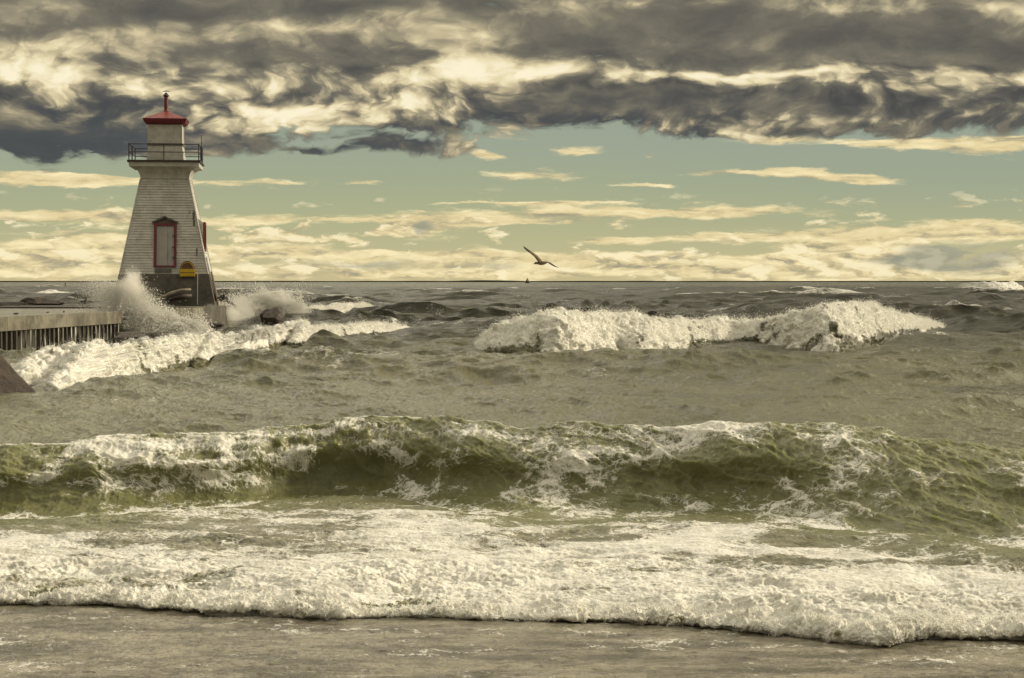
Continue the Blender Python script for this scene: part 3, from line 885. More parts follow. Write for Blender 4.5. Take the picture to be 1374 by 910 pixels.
# ------------------------------------------------------------------ water material
def water_material():
    m, t, b = material('lake_water')
    out = t.nodes['Material Output']
    fl = attr(t, 'flow', True); fo = attr(t, 'foam'); sh = attr(t, 'shallow')
    x, y, z = fl.xyz()
    far = y.ss(30, 90)
    # water body: silty olive green
    n1 = noise(t, vec(t, x * 0.25, y * 0.12, z), 1.0, 4, 0.6)
    wcol = mixc(t, n1.ss(0.3, 0.7), WATER_A, WATER_B)
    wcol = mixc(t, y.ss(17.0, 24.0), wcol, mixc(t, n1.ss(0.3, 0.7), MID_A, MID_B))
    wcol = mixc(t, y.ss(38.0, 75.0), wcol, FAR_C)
    sand = mixc(t, noise(t, vec(t, x * 1.3, y * 3.6, 0.0), 1.0, 10, 0.72).ss(0.38, 0.62), SAND_A, SAND_B)
    sand = mixc(t, noise(t, vec(t, x * 9.0, y * 26.0, 0.0), 1.0, 6, 0.75).ss(0.52, 0.64) * 0.85, sand, (0.07, 0.056, 0.036))
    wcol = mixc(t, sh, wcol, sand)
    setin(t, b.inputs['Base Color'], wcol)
    b.inputs['IOR'].default_value = 1.33
    setin(t, b.inputs['Roughness'], far.m('MULTIPLY_ADD', 0.14, sh.m('MULTIPLY_ADD', 0.05, 0.07)))
    b.inputs['Subsurface Weight'].default_value = SSS_W
    b.inputs['Subsurface Radius'].default_value = (0.85, 1.0, 0.40)
    setin(t, b.inputs['Subsurface Scale'], y.ss(18, 30, 0.10, 0.018) * (1.0 - sh * 0.96))
    # ripples below the size of the mesh
    rv = vec(t, x, y * 1.0, z)
    r1 = noise(t, rv, 9.0, 6, 0.62, dist=0.6)
    r2 = noise(t, rv, 34.0, 4, 0.6)
    r3 = noise(t, vec(t, x * 0.9, y * 1.6, z), 2.2, 5, 0.6, dist=0.4)
    h = r1 * 0.036 + r2 * 0.008 + r3 * (y.ss(20, 60) * 0.16 + 0.03)
    setin(t, b.inputs['Normal'], bump(t, h, 0.75, 1.0))
    # foam
    wv = noise(t, fl, 2.2, 4, 0.6, color=True)
    fw = fl + (wv - (0.5, 0.5, 0.5)) * 0.55
    wv2 = noise(t, fl, 9.0, 3, 0.6, color=True)
    fw2 = fw + (wv2 - (0.5, 0.5, 0.5)) * 0.10
    e1 = voro(t, fw2, 3.4).ss(0.0, 0.16, 1.0, 0.0)
    e2 = voro(t, fw2, 9.5).ss(0.0, 0.20, 1.0, 0.0)
    e3 = voro(t, fw2, 26.0).ss(0.0, 0.24, 1.0, 0.0)
    n2 = noise(t, fw, 2.6, 9, 0.66)
    n3 = noise(t, fw2, 14.0, 6, 0.65)
    pat = n2 * 0.72 + e1 * 0.08 + e2 * 0.11 + e3 * 0.09 + n3 * 0.30 - 0.16
    thr = 1.0 - fo
    mask = (pat - thr).ss(-0.07, 0.13)
    mask = mask.m('MAXIMUM', fo.ss(0.86, 1.0)) * fo.ss(0.10, 0.22)
    # froth
    fb = t.nodes.new('ShaderNodeBsdfPrincipled')
    fine = noise(t, fl, 60.0, 5, 0.7)
    setin(t, fb.inputs['Base Color'], mixc(t, fine.ss(0.3, 0.65), FOAM_A, FOAM_B))
    fb.inputs['Roughness'].default_value = 0.75
    fb.inputs['Specular IOR Level'].default_value = 0.25
    fb.inputs['Subsurface Weight'].default_value = 0.6
    fb.inputs['Subsurface Radius'].default_value = (1.0, 0.9, 0.7)
    setin(t, fb.inputs['Subsurface Scale'], y.ss(12, 50).m('MULTIPLY_ADD', 0.06, 0.008))
    fh = noise(t, fl, 22.0, 6, 0.68) * 0.030 + noise(t, fl, 5.0, 5, 0.62) * 0.05 * far + mask * 0.012
    setin(t, fb.inputs['Normal'], bump(t, fh, 0.8, 1.0))
    mx = t.nodes.new('ShaderNodeMixShader')
    cover = noise(t, fw, 3.2, 7, 0.66).ss(0.36, 0.58) * 0.34 + 0.63
    t.links.new((mask * cover).s, mx.inputs[0]); t.links.new(b.outputs[0], mx.inputs[1]); t.links.new(fb.outputs[0], mx.inputs[2])
    t.links.new(mx.outputs[0], out.inputs[0])
    return m


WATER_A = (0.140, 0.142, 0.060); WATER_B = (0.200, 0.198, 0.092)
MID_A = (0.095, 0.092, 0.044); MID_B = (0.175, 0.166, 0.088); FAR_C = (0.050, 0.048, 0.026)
SAND_A = (0.115, 0.104, 0.074); SAND_B = (0.33, 0.30, 0.225)
FOAM_A = (0.64, 0.62, 0.54); FOAM_B = (0.88, 0.86, 0.79)
SSS_W = 1.0
WATER_MAT = water_material()
me.materials.append(WATER_MAT)

OCTA = np.array([[1, 0, 0], [-1, 0, 0], [0, 1, 0], [0, -1, 0], [0, 0, 1], [0, 0, -1]], np.float32)
OCTF = np.array([[0, 2, 4], [2, 1, 4], [1, 3, 4], [3, 0, 4], [2, 0, 5], [1, 2, 5], [3, 1, 5], [0, 3, 5]], np.int32)


def droplets(name, pts, rad, label=None, cat=None, mat=None, parent=None):
    n = len(pts)
    st = 1 + 0.8 * rng.random((n, 1, 3)) * np.array([0.3, 0.3, 1.0])
    v = (pts[:, None, :] + OCTA[None] * rad[:, None, None] * st).reshape(-1, 3)
    f = (OCTF[None] + (np.arange(n, dtype=np.int32) * 6)[:, None, None]).reshape(-1, 3)
    m_ = np_mesh(name, v, f)
    m_.polygons.foreach_set('use_smooth', np.ones(len(f), bool))
    o = bpy.data.objects.new(name, m_); COL.objects.link(o)
    m_.materials.append(mat or SPRAY_MAT)
    tag(o, label, cat, kind='stuff')
    if parent: o.parent = parent
    return o


def spray_material():
    m, t, b = material('spray')
    b.inputs['Base Color'].default_value = (0.95, 0.94, 0.89, 1); b.inputs['Roughness'].default_value = 0.5
    out = t.nodes['Material Output']
    tr = t.nodes.new('ShaderNodeBsdfTranslucent'); tr.inputs[0].default_value = (0.95, 0.94, 0.89, 1)
    mx = t.nodes.new('ShaderNodeMixShader'); mx.inputs[0].default_value = 0.55
    t.links.new(b.outputs[0], mx.inputs[1]); t.links.new(tr.outputs[0], mx.inputs[2]); t.links.new(mx.outputs[0], out.inputs[0])
    return m


SPRAY_MAT = spray_material()


def front_shell():
    step = 0.0062 / min(1.0, Q + 0.2)
    X = np.arange(-5.2, 5.2, step).astype(np.float32)
    yb = cr(Xfr, Yfr, X) + fbm(X * 0.55, X * 0 + 6.2, 2, 0.5, 155) * 0.22 + fbm(X * 1.5, X * 0 + 1.2, 5, 0.55, 55) * 0.13 + np.abs(pn(X * 5.5, X * 0 + .5, 58)) * 0.05
    H = (0.060 + 0.05 * fbm(X * 0.8, X * 0 + 4.4, 3, 0.5, 57) + 0.05 * fbm(X * 2.6, X * 0 + 3.4, 4, 0.6, 157) + 0.03 * sst(X, 0.5, 2.5)).clip(0.03, None)
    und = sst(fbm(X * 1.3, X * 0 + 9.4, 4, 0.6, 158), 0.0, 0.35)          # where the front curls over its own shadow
    S = np.array([0.05, 0.02, -0.01, -0.035, -0.03, 0.0, 0.06, 0.18, 0.36, 0.60])
    B = np.array([-0.3, 0.02, 0.16, 0.42, 0.66, 0.86, 1.0, 1.02, 0.85, 0.20])
    S2 = np.array([0.09, 0.09, 0.085, 0.01, -0.055, -0.05, 0.03, 0.17, 0.36, 0.60])
    B2 = np.array([-0.3, 0.0, 0.22, 0.36, 0.50, 0.80, 1.0, 1.02, 0.85, 0.20])
    dl = np.sqrt(np.diff(S) ** 2 + np.diff(B * 0.14) ** 2); cl = np.concatenate([[0], np.cumsum(dl)])
    nv = int(cl[-1] / (step * 1.1)); vv = np.linspace(0, cl[-1], nv)
    s0 = cr(cl, S, vv)[None] * (1 - und[:, None]) + cr(cl, S2, vv)[None] * und[:, None]
    b0 = cr(cl, B, vv)[None] * (1 - und[:, None]) + cr(cl, B2, vv)[None] * und[:, None]
    x = np.repeat(X[:, None], nv, 1); y = yb[:, None] + s0; z = H[:, None] * b0
    ty = np.gradient(y, axis=1); tz = np.gradient(z, axis=1); ln = np.sqrt(ty ** 2 + tz ** 2) + 1e-6
    ny, nz = -tz / ln, ty / ln
    wx = pn3(x * 6, y * 6, z * 6, 401) * 0.05; wz = pn3(x * 6, y * 6, z * 6, 402) * 0.05
    b1 = billow3((x + wx) * 5.0, y * 4.5, (z + wz) * 7.0, 3, 0.6, 410)
    b2 = billow3((x + wx) * 15.0, y * 14.0, (z + wz) * 17.0, 3, 0.62, 415)
    b3 = pn3(x * 70, y * 70, z * 75, 420)
    big = fbm(x * 1.8, y * 1.8, 3, 0.5, 425)
    frontness = 1 - sst(s0, 0.05, 0.45)
    lowm = sst(b0, 0.0, 0.3)
    b5 = billow3((x + wx) * 38.0, y * 36.0, (z + wz) * 40.0, 2, 0.6, 417)
    disp = (b1 - 0.35) * 0.050 * (0.8 + 0.9 * big) + (b2 - 0.3) * 0.040 + (b5 - .3) * 0.014 + b3 * 0.004
    disp = disp * (0.35 + 0.65 * lowm) * (0.45 + 0.55 * frontness)
    y = y + ny * disp; z = z + nz * disp + disp * 0.2 * lowm; x = x + pn3(x * 11, y * 11, z * 12, 430) * 0.018
    fn = fbm(x * 1.6, y * 1.6, 5, 0.6, 433)
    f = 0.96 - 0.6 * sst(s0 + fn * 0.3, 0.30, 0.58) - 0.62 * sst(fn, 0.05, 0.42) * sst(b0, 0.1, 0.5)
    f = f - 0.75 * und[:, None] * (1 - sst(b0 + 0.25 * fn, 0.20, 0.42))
    n = x.size; nu = len(X)
    ix = np.arange(n, dtype=np.int32).reshape(nu, nv)
    qd = np.stack([ix[:-1, :-1], ix[1:, :-1], ix[1:, 1:], ix[:-1, 1:]], -1).reshape(-1, 4)
    P = np.stack([x, y, z], -1).reshape(-1, 3).astype(np.float32)
    m_ = np_mesh('shore_foam', P, qd); m_.polygons.foreach_set('use_smooth', np.ones(len(qd), bool))
    a = m_.attributes.new('foam', 'FLOAT', 'POINT'); a.data.foreach_set('value', f.astype(np.float32).ravel())
    a = m_.attributes.new('shallow', 'FLOAT', 'POINT'); a.data.foreach_set('value', np.full(n, 0.7, np.float32))
    a = m_.attributes.new('flow', 'FLOAT_VECTOR', 'POINT'); a.data.foreach_set('vector', P.ravel())
    o = bpy.data.objects.new('shore_foam', m_); COL.objects.link(o); tag(o, kind='stuff')
    m_.materials.append(WATER_MAT)
    ok = (f > 0.7) & (b0 > 0.15) & (s0 < 0.25)
    return P[ok.ravel()]


PF = front_shell()
spray_p = []; spray_r = []
for d_ in SHELLS:
    o_, hp, hn = foam_shell(d_)
    if d_['Yb'].min() > 95 or len(hp) == 0: continue
    k = min(len(hp), int(26000 * max(1.0, (d_['Xb'][-1] - d_['Xb'][0]) / 6)))
    pick = rng.integers(0, len(hp), k)
    w_ = sst(fbm(hp[pick, 0] * 1.3, hp[pick, 1] * 1.3 + hp[pick, 2] * 2, 3, .6, 91), -0.25, 0.4)
    ex = rng.exponential(0.04, k) * (0.2 + 1.4 * w_)
    pp = hp[pick] + hn[pick] * ex[:, None] + np.stack([rng.normal(0, .03, k), rng.normal(0, .03, k), ex * 0.5 * rng.random(k)], -1)
    spray_p.append(pp); spray_r.append(rng.uniform(0.003, 0.011, k) * np.exp(-ex * 2) * hp[pick, 1] / 55.0)
droplets('breaker_spray', np.concatenate(spray_p), np.concatenate(spray_r))

# spatter thrown ahead of the foam front on the sand
near = PF[rng.integers(0, len(PF), 26000)]
ex = rng.exponential(0.018, len(near)) * sst(fbm(near[:, 0] * 2.2, near[:, 1] * 2.2, 3, .6, 93), -0.2, 0.5)
near = near + np.stack([rng.normal(0, .012, len(ex)), -ex * 0.8 + rng.normal(0, .012, len(ex)), ex * 1.1 + 0.002], -1)
droplets('foam_spatter', near, rng.uniform(0.0012, 0.0042, len(ex)))
# ------------------------------------------------------------------ materials of solid things
def paint_white():
    m, t, b = material('white_shingles')
    c = coords(t); x, y, z = c.xyz()
    n = noise(t, c, 1.6, 8, 0.65); n2 = noise(t, vec(t, x * 5, y * 5, z * 1.2), 1.0, 6, 0.7); sp = noise(t, c, 22.0, 4, 0.7)
    col = mixc(t, n.ss(0.35, 0.7), (0.60, 0.585, 0.53), (0.44, 0.425, 0.375))
    col = mixc(t, n2.ss(0.55, 0.75) * 0.6, col, (0.25, 0.235, 0.20))
    # shingles worn back to bare wood, each a little different
    br = t.nodes.new('ShaderNodeTexBrick'); t.links.new(vec(t, x + y * 0.7, z, 0.0).s, br.inputs['Vector'])
    br.inputs['Scale'].default_value = 1.0; br.inputs['Brick Width'].default_value = 0.16; br.inputs['Row Height'].default_value = 0.111
    br.inputs['Mortar Size'].default_value = 0.004
    br.inputs['Color1'].default_value = (0, 0, 0, 1); br.inputs['Color2'].default_value = (1, 1, 1, 1); br.inputs['Mortar'].default_value = (0, 0, 0, 1)
    tone = V(t, br.outputs['Color']).xyz()[0]
    col = mixc(t, tone.ss(0.3, 1.0) * 0.22, col, (0.30, 0.285, 0.24))
    col = mixc(t, sp.ss(0.62, 0.75) * 0.7, col, (0.16, 0.14, 0.11))
    setin(t, b.inputs['Base Color'], col); b.inputs['Roughness'].default_value = 0.7
    setin(t, b.inputs['Normal'], bump(t, n2 * 0.01 + sp * 0.006, 0.6, 1.0))
    return m


def simple(name, col, rough=0.6, var=0.35, scale=4.0, dirt=None, dirt_amt=0.5, metal=0.0, bumpy=0.0):
    m, t, b = material(name)
    c = coords(t)
    n = noise(t, c, scale, 8, 0.65)
    dark = tuple(v * (1 - var) for v in col)
    cc = mixc(t, n.ss(0.35, 0.65), col, dark)
    if dirt:
        n2 = noise(t, c, scale * 2.7, 7, 0.7)
        cc = mixc(t, n2.ss(0.5, 0.68) * dirt_amt, cc, dirt)
    setin(t, b.inputs['Base Color'], cc); b.inputs['Roughness'].default_value = rough; b.inputs['Metallic'].default_value = metal
    if bumpy:
        setin(t, b.inputs['Normal'], bump(t, noise(t, c, scale * 5, 8, 0.7) * bumpy, 0.8, 1.0))
    return m


M_WHITE = paint_white()
M_TRIM = simple('weathered_white_boards', (0.54, 0.525, 0.465), 0.65, 0.25, 3.0, (0.25, 0.22, 0.18), 0.4)
M_RED = simple('red_paint', (0.24, 0.042, 0.034), 0.5, 0.3, 5.0, (0.12, 0.02, 0.02), 0.4)
M_DKRED = simple('dark_red_paint', (0.16, 0.018, 0.026), 0.5, 0.3, 6.0)
M_BROWN = simple('dark_brown_metal', (0.045, 0.032, 0.028), 0.5, 0.3, 8.0, (0.10, 0.04, 0.025), 0.4)
M_PANEL = simple('grey_boarding', (0.36, 0.345, 0.32), 0.6, 0.15, 3.0, (0.25, 0.23, 0.21), 0.3)
M_CONC = simple('weathered_concrete', (0.115, 0.102, 0.078), 0.7, 0.5, 1.6, (0.05, 0.045, 0.035), 0.7, bumpy=0.02)
M_DECKC = simple('wet_concrete', (0.27, 0.245, 0.19), 0.2, 0.55, 1.1, (0.09, 0.08, 0.055), 0.85, bumpy=0.02)
M_ROCK = simple('dark_rock', (0.085, 0.065, 0.048), 0.55, 0.55, 2.6, (0.03, 0.026, 0.02), 0.6, bumpy=0.04)
M_REDROCK = simple('reddish_rock', (0.075, 0.046, 0.026), 0.55, 0.6, 3.0, (0.028, 0.026, 0.017), 0.85, bumpy=0.08)
M_YEL = simple('yellow_paint', (0.62, 0.43, 0.02), 0.5, 0.2, 6.0)
M_RUST = simple('rust_brown_board', (0.16, 0.075, 0.04), 0.7, 0.3, 6.0, (0.25, 0.15, 0.06), 0.5)
M_WOOD = simple('driftwood', (0.36, 0.31, 0.22), 0.75, 0.4, 5.0, (0.15, 0.12, 0.08), 0.5)
M_STAIN = simple('bare_grey_wood', (0.15, 0.14, 0.12), 0.8, 0.3, 9.0)


def piling_material():
    m, t, b = material('rusted_sheet_piling')
    c = coords(t); x, y, z = c.xyz()
    n = noise(t, vec(t, x * 3, y * 3, z * 0.8), 1.0, 8, 0.7)
    col = mixc(t, n.ss(0.35, 0.65), (0.026, 0.021, 0.016), (0.065, 0.055, 0.042))
    # water still pouring down the steel in white threads
    run = noise(t, vec(t, x * 7.0, y * 7.0, z * 0.9), 1.0, 6, 0.65, dist=0.5)
    heavy = noise(t, vec(t, x * 0.5, y * 0.35, 2.0), 1.0, 2, 0.5)
    w = run.ss(0.50, 0.60) * heavy.ss(0.38, 0.52)
    setin(t, b.inputs['Base Color'], mixc(t, w * 0.75, col, (0.62, 0.60, 0.52)))
    b.inputs['Roughness'].default_value = 0.45
    return m


M_PILE = piling_material()

# ------------------------------------------------------------------ the lighthouse
PIER_Z = 1.05
LX, LY = float(x_at(224.5, 74.6)), 74.6
ROT = math.radians(6.3)
tower = thing('lighthouse', 'white shingled wooden lighthouse with red roof standing at the end of the pier', 'lighthouse', (LX, LY, PIER_Z), ROT)


def hw(z):                       # half width of the sloping walls
    return 1.945 - 0.2025 * z


FOUND_H = 1.26; NECK = 5.00
bm = bmesh.new()
lathe(bm, [(hw(0) + 0.05, -0.02), (hw(FOUND_H) + 0.05, FOUND_H - 0.03), (hw(FOUND_H) + 0.01, FOUND_H)], square=True)
obj('foundation', bm, M_CONC, tower)
# shingle courses, each lapping over the one below
bm = bmesh.new()
prof = []; nC = 36
for i in range(nC):
    z0 = FOUND_H + (NECK - FOUND_H) * i / nC; z1 = FOUND_H + (NECK - FOUND_H) * (i + 1) / nC
    jz = random.uniform(-0.012, 0.012)
    prof += [(hw(z0) + random.uniform(0.014, 0.028), z0 + 0.002 + jz), (hw(z1) + 0.003, z1 - 0.014)]
lathe(bm, prof, square=True)
wall = obj('wall', bm, M_WHITE, tower)
for sx in (-1, 1):                  # corner boards
    for sy in (-1, 1):
        bm = bmesh.new()
        a, b_ = hw(FOUND_H) + 0.015, hw(NECK) + 0.015
        tube(bm, [(sx * a, sy * a, FOUND_H + 0.01), (sx * b_, sy * b_, NECK)], 0.03, 6)
        obj('corner_board', bm, M_WHITE, wall)
# flared cove under the gallery
bm = bmesh.new()
W0, W1 = hw(NECK) + 0.015, 1.33
pr = []
for i in range(11):
    a = i / 10 * PI / 2
    pr.append((W0 + (W1 - W0) * (1 - math.cos(a)), NECK + 0.47 * math.sin(a)))
lathe(bm, pr, square=True)
obj('cove', bm, M_TRIM, tower)
bm = bmesh.new()
lathe(bm, [(1.35, NECK + 0.472), (1.36, NECK + 0.64)], square=True)
obj('fascia', bm, M_TRIM, tower)
bm = bmesh.new()
lathe(bm, [(1.42, NECK + 0.642), (1.42, NECK + 0.72)], square=True)
obj('gallery_deck', bm, M_BROWN, tower)
DK = NECK + 0.722
rail = bpy.data.objects.new('railing', None); COL.objects.link(rail); rail.parent = tower
RW = 1.35
for z in (0.31, 0.62):
    for sx, sy, L in ((0, -1, 1), (0, 1, 1), (1, 0, 0), (-1, 0, 0)):
        bm = bmesh.new()
        p0 = (-RW if L else sx * RW, sy * RW if L else -RW, DK + z); p1 = (RW if L else sx * RW, sy * RW if L else RW, DK + z)
        tube(bm, [p0, p1], 0.019, 6)
        obj('rail', bm, M_BROWN, rail)
for x_, y_ in [(-1, -1), (0, -1), (1, -1), (-1, 0), (1, 0), (-1, 1), (0, 1), (1, 1)]:
    bm = bmesh.new(); tube(bm, [(x_ * RW, y_ * RW, DK), (x_ * RW, y_ * RW, DK + 0.65)], 0.024, 6)
    obj('post', bm, M_BROWN, rail)
bm = bmesh.new()
tube(bm, [(1.40, -0.2, DK - 0.02), (1.40, -0.2, DK + 0.12), (1.40, -0.2, DK + 0.58), (1.40, -0.2, DK + 0.62), (1.40, -0.2, DK + 1.08)], [0.05, 0.06, 0.06, 0.018, 0.012], 8)
obj('antenna', bm, simple('blue_grey_metal', (0.05, 0.055, 0.075), 0.5, 0.3), tower)
# lantern room, all boarded in
lant = bpy.data.objects.new('lantern_room', None); COL.objects.link(lant); lant.parent = tower
bm = bmesh.new(); lathe(bm, [(0.725, DK), (0.665, DK + 0.62)], square=True)
obj('lower_wall', bm, M_TRIM, lant)
bm = bmesh.new(); lathe(bm, [(0.70, DK + 0.622), (0.70, DK + 0.70)], square=True)
obj('sill', bm, M_BROWN if False else M_STAIN, lant)
bm = bmesh.new(); lathe(bm, [(0.645, DK + 0.702), (0.645, DK + 1.46)], square=True)
obj('upper_wall', bm, M_TRIM, lant)
for sx in (-1, 1):
    for sy in (-1, 1):
        bm = bmesh.new(); box(bm, (sx * 0.645, sy * 0.645, DK + 1.08), (0.05, 0.05, 0.74))
        obj('corner_board', bm, M_TRIM, lant)
EV = DK + 1.46
roof = bpy.data.objects.new('roof', None); COL.objects.link(roof); roof.parent = tower
bm = bmesh.new(); lathe(bm, [(0.66, EV - 0.02), (0.79, EV + 0.05), (0.845, EV + 0.17), (0.845, EV + 0.20)], square=True)
obj('eave', bm, M_DKRED, roof)
bm = bmesh.new(); lathe(bm, [(0.86, EV + 0.20), (0.86, EV + 0.215), (0.10, EV + 0.55), (0.085, EV + 0.58)], square=True)
obj('roof_slope', bm, M_RED, roof)
bm = bmesh.new(); lathe(bm, [(0.105, EV + 0.56), (0.082, EV + 0.62), (0.078, EV + 1.13)], 14)
obj('vent_stack', bm, M_DKRED, roof)
bm = bmesh.new(); lathe(bm, [(0.09, EV + 1.132), (0.115, EV + 1.16), (0.115, EV + 1.20), (0.06, EV + 1.27), (0.03, EV + 1.30)], 14)
obj('stack_cap', bm, M_BROWN, roof)
bm = bmesh.new(); lathe(bm, [(0.010, EV + 1.302), (0.010, EV + 1.37)], 6)
tube(bm, [(-0.14, 0, EV + 1.345), (0.0, 0, EV + 1.37), (0.14, 0, EV + 1.355)], [0.012, 0.022, 0.012], 6)
obj('weather_vane', bm, M_BROWN, roof)


def on_front(x, z, out=0.0):
    return Vector((x, -(hw(z) + 0.022) - out, z))


TILT = math.atan(0.2025)
Rw = Matrix.Rotation(-TILT, 4, 'X')          # plane of the sloping front wall


def wallbox(bm, x0, x1, z0, z1, out0, out1, bev=0.0):
    zc = (z0 + z1) / 2
    c = on_front((x0 + x1) / 2, zc, (out0 + out1) / 2)
    box(bm, c, (x1 - x0, out1 - out0, (z1 - z0) / math.cos(TILT)), Rw, bev)


PS = 0.0291                                   # metres per photograph pixel at the front wall
zf = lambda py: CAM_H - (py - 378.0) * PS - PIER_Z
xf_ = lambda px: (px - 221.0) * PS
win = bpy.data.objects.new('boarded_window', None); COL.objects.link(win); win.parent = tower
fx0, fx1, fz0, fz1 = xf_(207.5), xf_(237.5), zf(358.5), zf(299.5)
bm = bmesh.new()
wallbox(bm, fx0, fx0 + 0.10, fz0, fz1, 0.003, 0.075)
wallbox(bm, fx1 - 0.10, fx1, fz0, fz1, 0.003, 0.075)
wallbox(bm, fx0 + 0.101, fx1 - 0.101, fz1 - 0.10, fz1, 0.003, 0.074)
wallbox(bm, fx0 + 0.101, fx1 - 0.101, fz0, fz0 + 0.06, 0.003, 0.085)
obj('frame', bm, M_DKRED, win)
bm = bmesh.new()
xs = xf_(225.8)
wallbox(bm, fx0 + 0.101, xs - 0.006, fz0 + 0.061, fz1 - 0.101, -0.002, 0.030)
wallbox(bm, xs + 0.006, fx1 - 0.101, fz0 + 0.061, fz1 - 0.101, -0.002, 0.026)
obj('shutter_panel', bm, M_PANEL, win)
for zz in (0.35, 0.75, 1.2):
    bm = bmesh.new(); wallbox(bm, fx1 - 0.16, fx1 - 0.03, fz0 + zz, fz0 + zz + 0.05, 0.076, 0.09)
    obj('hinge', bm, M_BROWN, win)
bm = bmesh.new()                              # pointed hood
pk = zf(290.5); pe = zf(298.5)
x0, x1, xm = xf_(205.0), xf_(239.5), xf_(221.5)
for (xa, za, xb, zb) in ((x0, pe, xm, pk), (xm, pk, x1, pe)):
    A = on_front(xa, za, 0.07); B_ = on_front(xb, zb, 0.07)
    mid = (A + B_) / 2; dv = B_ - A
    ang = math.atan2(dv.z, dv.x)
    box(bm, mid, (dv.length, 0.14, 0.06), Matrix.Rotation(-ang, 4, 'Y'))
obj('hood', bm, M_STAIN, win)
bm = bmesh.new()
v = [on_front(xf_(208), zf(299), 0.035), on_front(xf_(236.5), zf(299), 0.035), on_front(xm, zf(292.5), 0.035)]
w_ = [p + Vector((0, 0.06, 0)) for p in v]
vs = [bm.verts.new(p) for p in v + w_]
bm.faces.new(vs[:3]); bm.faces.new(vs[3:][::-1])
for i in range(3): bm.faces.new((vs[i], vs[(i + 1) % 3], vs[3 + (i + 1) % 3], vs[3 + i]))
obj('gable_board', bm, M_STAIN, win)
for px in (212, 217, 226, 231):               # small red ornaments in the hood
    bm = bmesh.new(); c = on_front(xf_(px), zf(296.5), 0.045); box(bm, c, (0.06, 0.02, 0.05))
    obj('ornament', bm, M_RED, win)
bm = bmesh.new()
wallbox(bm, xf_(209), xf_(231), zf(366), zf(361), 0.002, 0.03)
obj('sill_board', bm, M_STAIN, win)

# worn strip of bare wood
for (pa, pb, ya, yb2) in ((258.5, 261.5, 294, 283), (259.2, 262, 303, 294.5), (263.5, 265.5, 343, 333), (254.5, 256, 285.5, 283), (232, 233.4, 282.5, 281)):
    bm = bmesh.new(); wallbox(bm, xf_(pa), xf_(pb), zf(ya), zf(yb2), -0.004, 0.004)
    obj('bare_patch', bm, M_STAIN, wall)
# side window bay on the right face with red outer frame
bay = bpy.data.objects.new('side_window', None); COL.objects.link(bay); bay.parent = tower
zt, zb_, zlow = zf(292), zf(297), zf(335)
xo = hw(zlow) + 0.02
bm = bmesh.new()
xi = hw(zt) - 0.1
y0, y1 = -0.45, 0.45
sec = [(xi, zlow), (xo - 0.06, zlow), (xo - 0.06, zb_), (hw(zt) + 0.02, zt), (xi, zt)]
a = [bm.verts.new((x, y0, z)) for x, z in sec]; c_ = [bm.verts.new((x, y1, z)) for x, z in sec]
bm.faces.new(a); bm.faces.new(c_[::-1])
for i in range(len(sec)): bm.faces.new((a[i], a[(i + 1) % len(sec)], c_[(i + 1) % len(sec)], c_[i]))
obj('bay_wall', bm, M_TRIM, bay)
bm = bmesh.new()
box(bm, (xo - 0.015, y0 + 0.02, (zlow + zb_) / 2 - 0.02), (0.06, 0.12, zb_ - zlow + 0.08)); box(bm, (xo - 0.015, y1 - 0.02, (zlow + zb_) / 2 - 0.02), (0.06, 0.12, zb_ - zlow + 0.08))
box(bm, (xo - 0.015, 0, zb_ - 0.04), (0.08, 0.76, 0.09)); box(bm, (xo - 0.015, 0, zlow + 0.02), (0.08, 0.76, 0.09))
obj('frame', bm, M_DKRED, bay)
bm = bmesh.new(); box(bm, (xo - 0.05, 0, (zlow + zb_) / 2), (0.03, 0.74, zb_ - zlow - 0.1)); obj('shutter_panel', bm, M_PANEL, bay)
bm = bmesh.new()
tube(bm, [(hw(1.9) + 0.045, -0.9, 1.92), (hw(1.3) + 0.05, -0.95, 1.3), (hw(0.0) + 0.10, -1.0, 0.0)], 0.035, 8)
obj('drain_pipe', bm, M_TRIM, tower)
bm = bmesh.new()
tube(bm, [on_front(xf_(266), zf(367.5), 0.06), on_front(xf_(266), zf(409), 0.06)], 0.018, 6)
obj('conduit', bm, M_TRIM, tower)
bm = bmesh.new()
for k in range(5):                               # rusty ladder on the right corner of the footing
    z = 0.08 + 0.25 * k; box(bm, (hw(z) + 0.13, -1.25, z), (0.03, 0.36, 0.03))
for y_ in (-1.43, -1.07):
    tube(bm, [(hw(0) + 0.13, y_, 0.0), (hw(1.35) + 0.13, y_, 1.35)], 0.022, 6)
obj('ladder', bm, M_RUST, tower)

# yellow lifebuoy box fixed across the top of the footing
lb_ = thing('lifebuoy_box', 'yellow box with arched rust brown top fixed to the lighthouse footing', 'box', (0, 0, 0))
lb_.matrix_world = tower.matrix_basis @ Matrix.Translation(on_front(xf_(252.5), zf(371), 0.09))
bm = bmesh.new(); Wb = 20 * PS; box(bm, (0, 0, 0.145), (Wb, 0.16, 0.29), None, 0.012); obj('case', bm, M_YEL, lb_)
bm = bmesh.new(); box(bm, (0, -0.085, 0.15), (Wb + 0.01, 0.014, 0.022)); obj('latch_band', bm, M_RUST, lb_)
bm = bmesh.new()
ra = Wb / 2 - 0.01
fr_ = [bm.verts.new((ra * math.cos(i * PI / 14), -0.07, 0.293 + 0.31 * math.sin(i * PI / 14))) for i in range(15)]
bk_ = [bm.verts.new((p.co.x, 0.07, p.co.z)) for p in fr_]
bm.faces.new(fr_); bm.faces.new(bk_[::-1])
for i in range(15): bm.faces.new((fr_[i], fr_[(i + 1) % 15], bk_[(i + 1) % 15], bk_[i]))
obj('arched_lid', bm, M_RUST, lb_)
bm = bmesh.new()
tube(bm, [(0.24 * math.cos(i * PI / 12), -0.078, 0.30 + 0.25 * math.sin(i * PI / 12)) for i in range(13)], 0.012, 6)
obj('lid_rim', bm, M_YEL, lb_)

